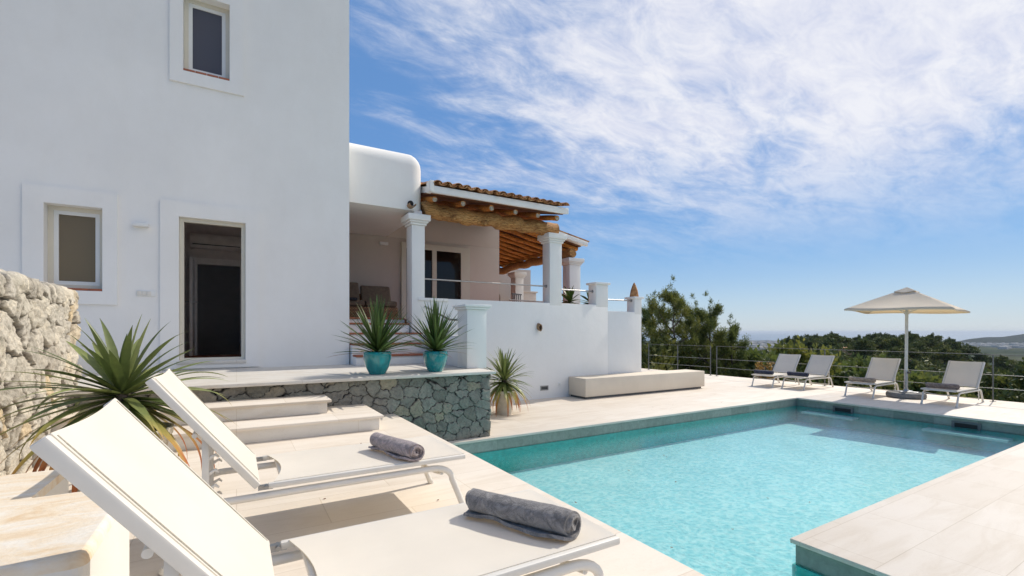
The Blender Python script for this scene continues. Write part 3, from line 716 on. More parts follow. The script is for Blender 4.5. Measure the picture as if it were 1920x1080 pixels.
# ------------------------------------------------------------------ long terrace wall with pillars and rails
tw = thing('terrace_wall', 'long white terrace wall stepping down in pillars beside the pool', 'wall', (6, 8.7, ZD))
def T(gb, name, mat, parent=tw, **kw):
    gb.v = [(x - 6, y - 8.7, z - ZD) for x, y, z in gb.v]
    return gb.build(name, mat, parent, **kw)
g = G(); g.box(3.02, 7.85, W, W + 0.28, ZD - 1, 0.655); T(g, 'wall', M['plaster'], bevel=0.012)
g = G(); g.box(7.852, 9.02, W + 0.02, W + 0.28, ZD - 1, 0.51); T(g, 'wall', M['plaster'], bevel=0.012)
g = G(); g.box(8.74, 9.02, W + 0.28, 16.5, ZD - 1, 0.30); T(g, 'side_wall', M['plaster'], bevel=0.012)
def pillar(x0, x1, z0, z1, cap, y0=W - 0.004, y1=W + 0.284):
    g = G(); g.box(x0, x1, y0, y1, z0, z1)
    if cap == 2:
        g.box(x0 - 0.03, x1 + 0.03, y0 - 0.03, y1 + 0.03, z1, z1 + 0.045); g.box(x0 - 0.055, x1 + 0.055, y0 - 0.055, y1 + 0.055, z1 + 0.047, z1 + 0.085); g.box(x0 - 0.09, x1 + 0.09, y0 - 0.09, y1 + 0.09, z1 + 0.087, z1 + 0.20)
    else: g.box(x0 - 0.045, x1 + 0.045, y0 - 0.045, y1 + 0.045, z1, z1 + 0.05)
    return T(g, 'pillar', M['plaster'], bevel=0.008)
pillar(6.10, 6.44, 0.60, 2.03, 2)
pillar(7.47, 7.85, 0.60, 1.15, 1)
pillar(8.77, 9.02, 0.45, 0.85, 1, W + 0.016, W + 0.29)
g = G(); g.box(3.00, 3.62, W - 0.03, W + 0.05, 0.60, 0.657); T(g, 'ledge', M['plaster'], bevel=0.008)
for (xa, xb, z, y) in ((3.14, 6.12, 1.04, W + 0.13), (6.42, 7.49, 0.985, W + 0.13), (7.83, 8.79, 0.80, W + 0.13)):
    g = G(); g.tube([(xa, y, z), (xb, y, z)], 0.016, 14); g.tube([(xb - 0.03, y, z), (xb, y, z)], 0.035, 14); T(g, 'rail', M['metal'], smooth=True)
for (xa, xb, z) in ((6.44, 7.48, 0.855), (7.85, 8.76, 0.68)):
    g = G(); g.tube([(xa, 11.0, z + 0.02), (xb + 0.3, 11.0, z)], 0.02, 10); T(g, 'rail', M['metal'], smooth=True)
# vent, socket and clay spout in the wall
g = G(); g.panel(5.84, 6.06, -1.32, -1.21, [(5.86, 6.04, -1.30, -1.23)], W - 0.01, W + 0.004); vt = T(g, 'vent', M['metal'])
g = G(); g.box(5.86, 6.04, W - 0.004, W + 0.002, -1.30, -1.23); T(g, 'grille', M['fence'], vt)
g = G()
for k in range(4): g.box(5.86, 6.04, W - 0.009, W - 0.004, -1.294 + k * 0.018, -1.286 + k * 0.018)
T(g, 'slats', M['black_plastic'], vt)
g = G(); g.box(6.33, 6.41, W - 0.010, W + 0.002, -1.24, -1.16); so = T(g, 'socket', M['white_alu'], bevel=0.004)
g = G(); g.tube([(6.37, W - 0.013, -1.20), (6.37, W - 0.006, -1.20)], 0.02, 16); T(g, 'socket_cover', M['lounge_metal'], so)
g = G()
v = []
for yv, dz in ((W - 0.09, -0.03), (W + 0.02, 0.0)):
    for r1 in (0.062, 0.046):
        for a in np.linspace(0, 330, 12): v.append((5.79 + 0.8 * r1 * math.cos(R(a)), yv, 0.12 + dz + 1.35 * r1 * math.sin(R(a))))
g.add(v, [(k, (k + 1) % 12, 24 + (k + 1) % 12, 24 + k) for k in range(12)] + [(12 + k, 36 + k, 36 + (k + 1) % 12, 12 + (k + 1) % 12) for k in range(12)] + [(k, 12 + k, 12 + (k + 1) % 12, (k + 1) % 12) for k in range(12)])
T(g, 'wall_spout', M['spout'], smooth=True)
g = G(); g.tube([(5.79, W - 0.003, 0.12), (5.79, W + 0.01, 0.12)], 0.045, 14); T(g, 'spout_hole', M['dark'])

# ------------------------------------------------------------------ stair up to the porch with its side pier
st = thing('porch_stair', 'white stair with terracotta tile edges rising between the turquoise pots to the porch', 'stair', (2.4, 8.2, ZT))
noses = [(-0.39, 7.88, 1.69), (-0.20, 8.14, 1.69), (-0.015, 8.40, 1.68), (0.165, 8.68, 1.68), (0.27, 8.98, 1.68)]
for i, (zt, yf, xl) in enumerate(noses):
    yb = noses[i + 1][1] if i < 4 else 9.06
    g = G(); g.box(xl - 2.4, 3.04 - 2.4 if i < 3 else 2.86 - 2.4, yf - 8.2, yb - 8.2 + 0.0, -0.0, zt - ZT - 0.032)
    stp = g.build('step', M['plaster'], st, bevel=0.006)
    g = G(); x = xl; xr = 3.03 if i < 3 else 2.86
    n = 5; w = (xr - xl) / n
    for k in range(n): g.box(xl + k * w + 0.004 - 2.4, xl + (k + 1) * w - 0.004 - 2.4, yf - 0.022 - 8.2, yb - 8.2, zt - ZT - 0.03, zt - ZT)
    g.build('tile_edge', M['brick'], stp, bevel=0.003)
g = G(); g.box(3.04 - 2.4, 3.22 - 2.4, 6.72 - 8.2, 8.598 - 8.2, 0, 0.50); g.build('side_wall', M['plaster'], st, bevel=0.01)
g = G(); g.box(0.60, 0.93, 6.38 - 8.2, 6.74 - 8.2, 0.002, 0.90); g.box(0.565, 0.965, 6.345 - 8.2, 6.775 - 8.2, 0.902, 0.935); g.box(0.54, 0.99, 6.32 - 8.2, 6.80 - 8.2, 0.937, 0.975)
g.build('pier', M['plaster'], st, bevel=0.006)
g = G(); g.tube([(0.74, 6.74 - 8.2, 0.74), (0.74, 7.4 - 8.2, 0.77), (0.74, 8.58 - 8.2, 1.05)], 0.018, 12); g.build('handrail', M['metal'], st, smooth=True)

# ------------------------------------------------------------------ pergola: logs, rafters, roof slab and tiles
pg = thing('pergola_roof', 'log pergola with orange poles and a clay tile roof beside the white wing', 'pergola', (6, 10, 2.3))
def Q(gb, name, mat, parent=pg, **kw):
    gb.v = [(x - 6, y - 10, z - 2.3) for x, y, z in gb.v]
    return gb.build(name, mat, parent, **kw)
def logpath(a, b, n, amp, seed):
    a, b = Vector(a), Vector(b)
    return [a.lerp(b, i / (n - 1)) + Vector((amp * noise.noise(Vector((seed, i * 0.35, 0))), amp * noise.noise(Vector((seed, 5, i * 0.35))), amp * noise.noise(Vector((9, seed, i * 0.35))))) for i in range(n)]
g = G(); g.tube(logpath((3.16, 8.76, 2.395), (6.36, 8.76, 2.365), 34, 0.07, 1.0), [0.152 + 0.026 * noise.noise(Vector((i * 0.5, 1, 4))) for i in range(34)], 22, jitter=0.13, seed=1)
b1 = Q(g, 'beam', M['log'], smooth=True)
g = G()
for (kx, kz, r) in ((3.75, 2.30, 0.055), (4.45, 2.27, 0.06), (5.2, 2.42, 0.045)):
    g.tube([(kx, 8.66, kz), (kx + 0.02, 8.585, kz - 0.01), (kx + 0.03, 8.575, kz - 0.01)], [r, r * 0.75, r * 0.4], 10, jitter=0.2, seed=kx)
Q(g, 'knots', M['log'], b1, smooth=True); b1.children[0].matrix_parent_inverse = Matrix.Identity(4)
SL = 0.235
for i, x in enumerate((3.24, 3.85, 4.45, 5.04, 5.60, 6.12)):
    y0 = 8.33 + 0.02 * (i % 2); z0 = 2.515
    p = logpath((x, y0, z0), (x + 0.03, 11.29, z0 + SL * (11.29 - y0)), 14, 0.025, i * 1.7)
    g = G(); g.tube(p, 0.052 + 0.004 * (i % 3), 14, jitter=0.10, seed=i + 3)
    ro = Q(g, 'rafter', M['rafter'], smooth=True)
    g = G(); g.tube([Vector(p[0]) + Vector((0, -0.006, -0.001)), Vector(p[0]) + Vector((0, 0.012, 0))], 0.047, 14, jitter=0.10, seed=i + 3)
    Q(g, 'sawn_end', M['log_end'], ro)
def slab(x0, x1, ya, yb, za, zb, th):   # sloping in y
    g = G(); return g.add([(x0, ya, za), (x1, ya, za), (x1, yb, zb), (x0, yb, zb), (x0, ya, za + th), (x1, ya, za + th), (x1, yb, zb + th), (x0, yb, zb + th)],
        [(0, 3, 2, 1), (4, 5, 6, 7), (0, 1, 5, 4), (1, 2, 6, 5), (2, 3, 7, 6), (3, 0, 4, 7)])
zb0 = 2.515 + 0.062
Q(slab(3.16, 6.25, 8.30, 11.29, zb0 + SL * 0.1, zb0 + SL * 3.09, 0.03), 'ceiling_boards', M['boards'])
Q(slab(3.09, 6.27, 8.12, 8.30, zb0, zb0 + 0.04, 0.130), 'fascia', M['plaster'], bevel=0.008)
Q(slab(3.16, 6.26, 8.301, 11.29, zb0 + 0.03 + SL * 0.1, zb0 + 0.03 + SL * 3.09, 0.12), 'roof_slab', M['plaster'])
g = G(); g.box(3.06, 3.141, 8.10, 8.30, zb0 + 0.02, zb0 + 0.22); Q(g, 'fascia_end', M['plaster'], bevel=0.01)
def tiles(x0, x1, pitch, ya, yb, za, zb, seed=1):
    g = G(); rr = random.Random(seed); n = int((x1 - x0) / pitch)
    rows = 7
    for r_ in range(rows):
        y0 = ya + (yb - ya) * r_ / rows - (0.03 if r_ else 0); y1 = ya + (yb - ya) * (r_ + 1) / rows
        zA = za + (zb - za) * (y0 - ya) / (yb - ya); zB = za + (zb - za) * (y1 - ya) / (yb - ya)
        for k in range(n + 1):
            cx = x0 + k * pitch + rr.uniform(-0.008, 0.008); dz = rr.uniform(-0.006, 0.006) + (0.014 if r_ % 1 else 0.0); dy = rr.uniform(-0.03, 0.02)
            for conv in (1, 0):
                if not conv and k == n: continue
                rad = 0.088 if conv else 0.080; th = 0.014; c = cx if conv else cx + pitch / 2
                zc = dz + (0.012 if conv else 0.062); sgn = 1 if conv else -1
                v = []
                for (yv, zv, ra) in ((y0 + dy, zA + 0.012, rad * 1.03), (y1 + dy, zB, rad * 0.94)):
                    for q in (ra, ra - th):
                        for a in np.linspace(8, 172, 10): v.append((c + q * math.cos(R(a)), yv, zv + zc + sgn * q * math.sin(R(a)) * 0.80))
                fs = [(k2, k2 + 1, 20 + k2 + 1, 20 + k2) for k2 in range(9)] + [(10 + k2, 30 + k2, 30 + k2 + 1, 10 + k2 + 1) for k2 in range(9)] + [(k2, 10 + k2, 10 + k2 + 1, k2 + 1) for k2 in range(9)] + [(20 + k2, 20 + k2 + 1, 30 + k2 + 1, 30 + k2) for k2 in range(9)]
                g.add(v, fs)
    return g
Q(tiles(3.22, 6.30, 0.196, 8.07, 11.28, zb0 + 0.132, zb0 + 0.132 + SL * 3.2), 'roof_tiles', M['tile'], smooth=True, weld=False)
# second bay, falling away to the right
g = G(); g.tube(logpath((8.80, 11.16, 2.40), (8.92, 17.2, 2.40), 30, 0.06, 4.2), 0.135, 20, jitter=0.12, seed=9); b2 = Q(g, 'beam', M['log'], smooth=True)
S2 = 0.19
for i in range(13):
    y = 11.42 + i * 0.45; z = 2.60
    p = logpath((9.14, y, z - S2 * 0.14), (6.0, y + 0.02, z + S2 * 3.0), 16, 0.04, i * 2.3 + 11)
    g = G(); g.tube(p, 0.065, 12, jitter=0.14, seed=i + 30); Q(g, 'rafter', M['rafter'], smooth=True)
def slabx(x0, x1, y0, y1, za, zb, th):
    g = G(); return g.add([(x0, y0, za), (x1, y0, zb), (x1, y1, zb), (x0, y1, za), (x0, y0, za + th), (x1, y0, zb + th), (x1, y1, zb + th), (x0, y1, za + th)],
        [(0, 3, 2, 1), (4, 5, 6, 7), (0, 1, 5, 4), (1, 2, 6, 5), (2, 3, 7, 6), (3, 0, 4, 7)])
def zr(x): return 2.60 + 0.075 - S2 * (x - 9.0)
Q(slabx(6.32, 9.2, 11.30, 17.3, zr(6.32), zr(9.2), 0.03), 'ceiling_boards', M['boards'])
Q(slabx(6.45, 9.25, 11.12, 17.35, zr(6.45) + 0.033, zr(9.25) + 0.033, 0.11), 'roof_slab', M['plaster'])
Q(slabx(6.45, 9.25, 11.02, 11.118, zr(6.45) - 0.01, zr(9.25) - 0.01, 0.13), 'fascia', M['plaster'], bevel=0.008)
Q(slabx(6.45, 9.34, 11.06, 17.3, zr(6.45) + 0.148, zr(9.34) + 0.148, 0.03), 'roof_tiles', M['tile'])

# sofa inside the porch
sf = thing('wicker_sofa', 'wicker sofa with brown cushions in the shade of the porch', 'sofa', (2.4, 10.6, 0.25))
g = G(); g.box(-0.72, 0.72, -0.35, 0.45, 0.0, 0.30); g.build('frame', M['wicker'], sf, bevel=0.03)
g = G(); g.box(-0.70, 0.70, 0.33, 0.46, 0.30, 0.62); g.build('back_frame', M['wicker'], sf, bevel=0.03)
for k in range(2):
    g = G(); g.box(-0.70 + k * 0.71, -0.01 + k * 0.71, -0.37, 0.30, 0.302, 0.43); g.build('seat_cushion', M['cushion'], sf, bevel=0.045, seg=4)
    g = G(); z1 = 0.86 if k == 0 else 0.80
    g.prism([(0.06, 0.43), (0.20, 0.43), (0.32, z1), (0.20, z1 + 0.01)], 'x', -0.69 + k * 0.71, -0.02 + k * 0.71); g.build('back_cushion', M['cushion'], sf, bevel=0.045, seg=4)
bl = G().box(1.75, 2.22, 10.18, 10.45, 0.665, 0.73).build('folded_blanket', M['cushion_dark'], None, bevel=0.02)
tag(bl, 'dark folded blanket lying on the left seat cushion of the porch sofa', 'blanket')

# ------------------------------------------------------------------ stone walls (each stone modelled in the surface)
def stone_surface(name, path, H0, cell, mat, parent, depth, step, seed, aniso=1.0, topback=0.0, sq=0.0, rough=0.0, gapw=0.10, warp=1.0, tilt=0.22, cgap=0.9, flat=False, drop=0.0):
    # path: plan polyline (x, y) with outward normal on its right side; surface runs up H0 and then back over the top
    rg = np.random.default_rng(seed)
    P0 = np.array(path[:-1]); P1 = np.array(path[1:]); L = np.hypot(*(P1 - P0).T); S = np.concatenate([[0], np.cumsum(L)])
    ns = int(S[-1] / step) + 1; nt = int((H0 + topback) / step) + 1
    s = np.linspace(0, S[-1], ns); t = np.linspace(0, H0 + topback, nt)
    seg = np.clip(np.searchsorted(S, s, side='right') - 1, 0, len(L) - 1); f = (s - S[seg]) / L[seg]
    base = P0[seg] + (P1 - P0)[seg] * f[:, None]; d = ((P1 - P0) / L[:, None]); nrm_seg = np.stack([d[:, 1], -d[:, 0]], -1)
    nrm = nrm_seg[seg].copy()
    for k in range(1, len(L)):   # soften corners
        w = np.clip(1 - np.abs(s - S[k]) / 0.07, 0, 1)[:, None] * 0.5
        other = np.where((s < S[k])[:, None], nrm_seg[k], nrm_seg[k - 1]); nrm = nrm * (1 - w) + other * w
    nrm /= np.linalg.norm(nrm, axis=1)[:, None]
    cw = cell * aniso; nx = int(S[-1] / cw) + 4; nz = int((H0 + topback) / cell) + 4
    cx, cz = np.meshgrid(np.arange(-2, nx), np.arange(-2, nz), indexing='ij')
    jx = cx + 0.5 + (rg.random(cx.shape) - 0.5) * 0.95 + 0.5 * (cz % 2); jz = cz + 0.5 + (rg.random(cx.shape) - 0.5) * 0.88
    drop_ = rg.random(cx.shape) < drop; jx = np.where(drop_, 999.0, jx); val = rg.random(cx.shape); tiltx = rg.normal(0, 1, cx.shape); tiltz = rg.normal(0, 1, cx.shape); hgt = rg.random(cx.shape)
    SS, TT = np.meshgrid(s / cw, t / cell, indexing='ij')
    # warp for irregular outlines
    wx = SS + warp * 0.12 * np.sin(TT * 4.1 + 1.3 * np.sin(SS * 2.7)) + 0.05 * np.sin(TT * 13 + SS * 5); wz = TT + warp * 0.12 * np.sin(SS * 3.7 + 1.1 * np.sin(TT * 3.1)) + 0.05 * np.sin(SS * 11 + TT * 6)
    F1 = np.full(SS.shape, 9.0); F2 = np.full(SS.shape, 9.0); v1 = np.zeros(SS.shape); h1 = np.zeros(SS.shape); til = np.zeros(SS.shape)
    ix = np.floor(wx).astype(int); iz = np.floor(wz).astype(int)
    for a in range(-3, 4):
        for b in range(-3, 4):
            gi = np.clip(ix + a + 2, 0, cx.shape[0] - 1); gj = np.clip(iz + b + 2, 0, cx.shape[1] - 1)
            dx = wx - jx[gi, gj]; dz = wz - jz[gi, gj]
            dd = np.sqrt(dx * dx + dz * dz) * (1 - sq) + np.maximum(np.abs(dx), np.abs(dz)) * sq
            c = dd < F1
            F2 = np.where(c, F1, np.minimum(F2, dd)); til = np.where(c, dx * tiltx[gi, gj] + dz * tiltz[gi, gj], til)
            v1 = np.where(c, val[gi, gj], v1); h1 = np.where(c, hgt[gi, gj], h1); F1 = np.where(c, dd, F1)
    def vnoise(fx, fz, seed2):
        q = np.random.default_rng(seed2); g_ = q.random((int((s[-1]) * fx) + 3, int((H0 + topback) * fz) + 3)) * 2 - 1
        a = s[:, None] * fx + 0 * t[None, :]; b = t[None, :] * fz + 0 * s[:, None]
        ia = np.floor(a).astype(int); ib = np.floor(b).astype(int); fa = a - ia; fb = b - ib; fa = fa * fa * (3 - 2 * fa); fb = fb * fb * (3 - 2 * fb)
        return (g_[ia, ib] * (1 - fa) + g_[ia + 1, ib] * fa) * (1 - fb) + (g_[ia, ib + 1] * (1 - fa) + g_[ia + 1, ib + 1] * fa) * fb
    e = F2 - F1 + 0.35 * gapw * vnoise(40, 40, seed + 5); edge = np.clip(e / (gapw * 1.5), 0, 1); edge = 1 - (1 - edge) ** 2.2
    fn = 0.25 * vnoise(11, 11, seed + 1) + 0.35 * vnoise(24, 24, seed + 2) + 0.40 * vnoise(55, 55, seed + 3) + 0.22 * np.abs(vnoise(33, 17, seed + 4))
    disp = depth * (edge * (0.60 + 0.40 * h1 + tilt * til)) + rough * depth * fn * (0.25 + 0.75 * edge)
    up = np.minimum(t, H0); back = np.maximum(t - H0, 0)
    V = np.zeros(SS.shape + (3,))
    tb = np.clip((t - (H0 - 0.015)) / 0.03, 0, 1) if topback else np.zeros_like(t)
    nh = np.cos(tb * PI / 2); nv = np.sin(tb * PI / 2)
    V[..., 0] = base[:, None, 0] - nrm[:, None, 0] * back[None, :] + nrm[:, None, 0] * disp * nh[None, :]
    V[..., 1] = base[:, None, 1] - nrm[:, None, 1] * back[None, :] + nrm[:, None, 1] * disp * nh[None, :]
    V[..., 2] = up[None, :] + disp * nv[None, :]
    I, J = np.meshgrid(np.arange(ns - 1), np.arange(nt - 1), indexing='ij')
    Fc = np.stack([I * nt + J, (I + 1) * nt + J, (I + 1) * nt + J + 1, I * nt + J + 1], -1).reshape(-1, 4)
    gap = np.clip((1 - e / (gapw * cgap)) * 1.6, 0, 1)
    return np_mesh(name, V.reshape(-1, 3), Fc, mat, parent, {'cell': v1.ravel(), 'gap': gap.ravel()}, smooth=not flat)

ter = thing('stone_terrace', 'raised terrace faced with dark green stone under a pale coping', 'terrace', (0, 5.93, ZD))
o_ = stone_surface('stone_facing', [(-3.0, 0.0), (3.12, 0.0), (3.12, 2.6)], 0.90, 0.135, M['greenstone'], ter, 0.045, 0.008, 4, aniso=1.15, sq=0.0, rough=0.20, gapw=0.055, warp=0.10, cgap=1.1, drop=0.30)
g = G(); g.box(-6.9, 3.11, 0.02, 2.36, -1.0, 0.895); g.build('core', M['dark'], ter)
g = G(); g.box(-6.9, 3.19, -0.12, 2.6, 0.90, 0.94)
g.build('coping', M['coping'], ter, bevel=0.008)
gs = thing('garden_steps', 'two broad pale stone steps from the near deck to the terrace', 'steps', (0, 5.4, ZN))
for (x1, y0, y1, z0, z1) in ((1.36, 4.98, 5.925, ZN, -0.895), (0.90, 5.40, 5.925, -0.893, -0.745)):
    g = G(); g.box(-3, x1 - 0.04, y0 + 0.03 - 5.4, y1 - 5.4, z0 - ZN, z1 - ZN - 0.03); sp = g.build('riser', M['step'], gs, bevel=0.004)
    g = G(); g.box(-3, x1, y0 - 5.4, y1 - 5.4, z1 - ZN - 0.03, z1 - ZN); g.build('tread', M['deck'], gs, bevel=0.005)

lw = thing('limestone_wall', 'rough pale limestone wall at the left edge, taller than the near deck', 'wall', (-1.42, 4.5, ZN - 0.05))
stone_surface('stone_facing', [(0.0, -1.55), (0.0, 1.70), (-0.55, 1.70)], 1.46, 0.15, M['limestone'], lw, 0.070, 0.008, 11, aniso=0.95, topback=0.45, sq=0.0, rough=0.22, gapw=0.10, warp=0.12, tilt=0.30, cgap=0.9, drop=0.28, flat=True)
g = G(); g.box(-0.5, -0.01, -1.5, 1.66, 0, 1.44); g.build('core', M['limestone'], lw)

ws = thing('white_side_step', 'small white plastered steps behind the rough limestone wall', 'steps', (-2.2, 7.9, ZT))
g = G(); g.box(-0.9, 0.36, -0.55, 0.398, 0, 0.22); g.build('step', M['plaster'], ws, bevel=0.01)
g = G(); g.box(-0.9, 0.30, -0.2, 0.397, 0.222, 0.40); g.build('step', M['plaster'], ws, bevel=0.01)

# masonry bench and the near block seat
bn = thing('masonry_bench', 'long low cream masonry bench against the white terrace wall', 'bench', (8.65, 8.25, ZD))
g = G(); g.box(-2.02, 2.04, -0.27, 0.34, 0.05, 0.46); g.build('seat_block', M['cream'], bn, bevel=0.012)
g = G(); g.box(-1.95, 1.97, -0.21, 0.34, 0.0, 0.048); g.build('plinth', M['fence'], bn)
blk = thing('masonry_bench', 'cream masonry seat with worn sandy top in the lower left corner', 'bench', (-1.5, 2.2, ZN))
def notch(ins=0.0):
    x1 = 1.14 - ins
    return [(-3, -0.48 + ins), (x1 - 0.03, -0.48 + ins)] + arc(x1 - 0.03, -0.45 + ins, 0.03, -90, 0, 4)[1:] + arc(x1 - 0.10, 0.12 - ins, 0.10, 0, 90, 6) + [(0.84, 0.22 - ins), (0.84, 0.66 - ins), (-3, 0.66 - ins)]
g = G(); g.prism(notch(), 'z', 0, 0.395); g.build('body', M['whitewash'], blk, bevel=0.0)
g = G(); rings = [(0.0, 0.395), (0.003, 0.412), (0.009, 0.424), (0.018, 0.430), (0.020, 0.4301), (0.022, 0.4302)]; pts = [notch(i_) for i_, _ in rings]
n = len(pts[0]); g.add([(x, y, z) for (i_, z), pp in zip(rings, pts) for x, y in pp], [(i * n + k, i * n + (k + 1) % n, (i + 1) * n + (k + 1) % n, (i + 1) * n + k) for i in range(5) for k in range(n)] + [tuple(5 * n + k for k in range(n))])
g.build('worn_top', M['sandstone'], blk, smooth=True)

# ------------------------------------------------------------------ fence along the far edge of the deck
fn = thing('cable_fence', 'grey steel post and cable fence along the far edge of the pool deck', 'fence', (14.0, 8, ZD))
pys = [1.9 - 3.35, -0.2 - 1.5 + 1.55, 3.30, 6.62, 10.0, 10.18, 11.55, 13.0]
for y in [-3.4, -0.05, 3.30, 6.62, 9.98, 10.22, 11.6, 13.0]:
    g = G(); g.box(-0.02, 0.02, y - 8 - 0.008, y - 8 + 0.008, 0.006, 1.0); po = g.build('post', M['fence'], fn, bevel=0.003)
    g = G(); g.box(-0.05, 0.05, y - 8 - 0.04, y - 8 + 0.04, 0.0, 0.008); g.build('foot_plate', M['fence'], po)
for (a, b) in ((-3.4, 9.98), (10.22, 13.0)):
    g = G(); g.box(-0.022, 0.022, a - 8, b - 8, 1.002, 1.014); g.build('top_rail', M['fence'], fn)
    for z in (0.58, 0.29):
        g = G(); g.tube([(0, a - 8, z), (0, (a + b) / 2 - 8, z - 0.006), (0, b - 8, z)], 0.006, 8); g.build('cable', M['wire'], fn, smooth=True)

# ------------------------------------------------------------------ sun loungers
SH = 0.33     # sling height
def make_lounger(label, loc, rz):
    t = thing('sun_lounger', label, 'sun lounger', loc, rz, 'cream sling sun loungers round the pool')
    hw = 0.280
    # side tubes: rear foot, bend, long side, bend, front foot
    for s in (-1, 1):
        y = s * (hw - 0.004)
        pts = [(-0.37, y, 0.0), (-0.33, y, 0.08), (-0.275, y, 0.19)]
        pts += [(-0.275 + 0.11 * (1 - math.cos(R(a))) * 1.0, y, 0.19 + 0.078 * math.sin(R(a))) for a in (20, 40, 60, 80, 90)]
        pts += [(0.2, y, 0.270), (0.6, y, 0.270), (0.86, y, 0.270)]
        pts += [(0.86 + 0.12 * math.sin(R(a)), y, 0.270 - 0.075 * (1 - math.cos(R(a)))) for a in (15, 30, 45, 60, 75, 90)]
        pts += [(1.02, y, 0.10), (1.06, y, 0.0)]
        g = G(); g.tube(pts, 0.0175, 14); g.build('leg', M['lounge_metal'], t, smooth=True)
        g = G(); g.tube([(-0.372, y, 0.0), (-0.362, y, 0.022)], 0.021, 12); g.build('rubber_foot', M['lounge_metal'], t, smooth=True)
        g = G(); g.tube([(1.0625, y, 0.0), (1.055, y, 0.022)], 0.021, 12)
        g.build('rubber_foot', M['lounge_metal'], t, smooth=True)
    # seat frame and sling
    g = G()
    for s in (-1, 1): g.box(0.03, 1.06, s * hw - 0.014, s * hw + 0.014, SH - 0.028, SH - 0.002)
    g.box(1.028, 1.062, -hw + 0.017, hw - 0.017, SH - 0.034, SH - 0.004)
    g.box(0.09, 0.115, -hw + 0.017, hw - 0.017, SH - 0.038, SH - 0.012)
    g.build('seat_frame', M['lounge_metal'], t, bevel=0.006)
    def sheet(name, x0, x1, ya, yb, sag, n=20, m=14, f=lambda x, y, z: (x, y, z), curve0=0.0):
        vs = []
        for th in (0, -0.003):
            for i in range(n + 1):
                for j in range(m + 1):
                    fu = i / n; fv = j / m
                    xs = x0 + curve0 * math.sin(PI * fv); x = xs + (x1 - xs) * fu; y = ya + (yb - ya) * fv
                    z = -sag * math.sin(PI * fv) ** 0.8 * math.sin(PI * min(1, fu * 1.0)) ** 0.5 + th
                    vs.append(f(x, y, z))
        q = (n + 1) * (m + 1); fs = []
        for i in range(n):
            for j in range(m):
                a = i * (m + 1) + j; fs += [(a, a + m + 1, a + m + 2, a + 1), (q + a, q + a + 1, q + a + m + 2, q + a + m + 1)]
        for i in range(n):
            a = i * (m + 1); fs += [(a, a + q, a + q + m + 1, a + m + 1)]; a += m; fs += [(a, a + m + 1, a + q + m + 1, a + q)]
        for j in range(m):
            a = j; fs += [(a, a + 1, a + q + 1, a + q)]; a = n * (m + 1) + j; fs += [(a, a + q, a + q + 1, a + 1)]
        return G().add(vs, fs).build(name, M['sling'], t, smooth=True)
    sheet('seat_sling', 0.055, 1.058, -hw + 0.006, hw - 0.006, 0.010, f=lambda x, y, z: (x, y, z + SH + 0.001), curve0=0.05)
    # backrest, tilted back about the hinge
    th = R(52); ux, uz = -math.cos(th), math.sin(th); nx, nz = math.sin(th), math.cos(th)
    L = 0.665
    def B(x, y, z): return (0.0 + ux * x + nx * z, y, SH + uz * x + nz * z)
    def bbox(g, x0, x1, y0, y1, z0, z1):
        b = G().box(x0, x1, y0, y1, z0, z1); g.add([B(*v) for v in b.v], b.f)
    for s in (-1, 1):
        g = G(); bbox(g, 0.0, L, s * hw - 0.017, s * hw + 0.017, -0.033, -0.001)
        g.build('back_frame', M['lounge_metal'], t, bevel=0.005)
    g = G(); g.tube([B(L - 0.03, -hw + 0.016, -0.030), B(L - 0.045, 0, -0.030), B(L - 0.03, hw - 0.016, -0.030)], 0.012, 12)
    g.build('cross_bar', M['lounge_metal'], t, smooth=True); g = G()
    g.tube([B(0.05, -hw + 0.016, -0.025), B(0.05, hw - 0.016, -0.025)], 0.012, 10)
    g.build('cross_bar', M['lounge_metal'], t, smooth=True)
    sheet('back_sling', 0.01, L + 0.0, -hw + 0.004, hw - 0.004, 0.012, f=lambda x, y, z: B(x - 0.010 * math.sin(PI * (y + hw) / (2 * hw)) * (x / L), y, z + 0.0015))
    # edge welts, hinges
    for s in (-1, 1):
        g = G(); g.tube([B(0.02, s * (hw - 0.017), 0.001), B(L - 0.01, s * (hw - 0.017), 0.001)], 0.0025, 6)
        g.build('welt', M['welt'], t, smooth=True)
    for s in (-1, 1):
        g = G(); g.box(-0.012, 0.05, s * hw - 0.010, s * hw + 0.010, SH - 0.030, SH - 0.008)
        g.tube([(0.022, s * hw - 0.021, SH - 0.018), (0.022, s * hw + 0.021, SH - 0.018)], 0.0085, 12)
        g.build('hinge', M['metal'], t)
    # ratchet struts
    for s in (-1, 1):
        y = s * (hw - 0.03)
        g = G(); g.box(-0.235, -0.207, y - 0.006, y + 0.006, 0.05, 0.585)
        for z in (0.16, 0.23, 0.34, 0.41, 0.48):
            g.prism([(-0.207, z), (-0.180, z + 0.012), (-0.166, z - 0.006), (-0.171, z - 0.010), (-0.184, z - 0.001), (-0.207, z - 0.018)], 'y', y - 0.006, y + 0.006)
        g.build('ratchet', M['lounge_metal'], t, bevel=0.002)
    g = G(); g.tube([(-0.22, -hw + 0.02, 0.08), (-0.22, hw - 0.02, 0.08)], 0.009, 10); g.build('stretcher', M['lounge_metal'], t, smooth=True)
    g = G(); g.tube([B(0.36, -hw + 0.01, -0.05), B(0.36, hw - 0.01, -0.05)], 0.011, 10); g.build('stretcher', M['lounge_metal'], t, smooth=True); g = G()
    pts = [(0.92, -hw + 0.01, 0.235)] + [(0.92, y, 0.235 - 0.03 * math.sin(PI * (y + hw) / (2 * hw))) for y in np.linspace(-0.2, 0.2, 7)] + [(0.92, hw - 0.01, 0.235)]
    g.tube(pts, 0.011, 10); g.build('stretcher', M['lounge_metal'], t, smooth=True)
    return t
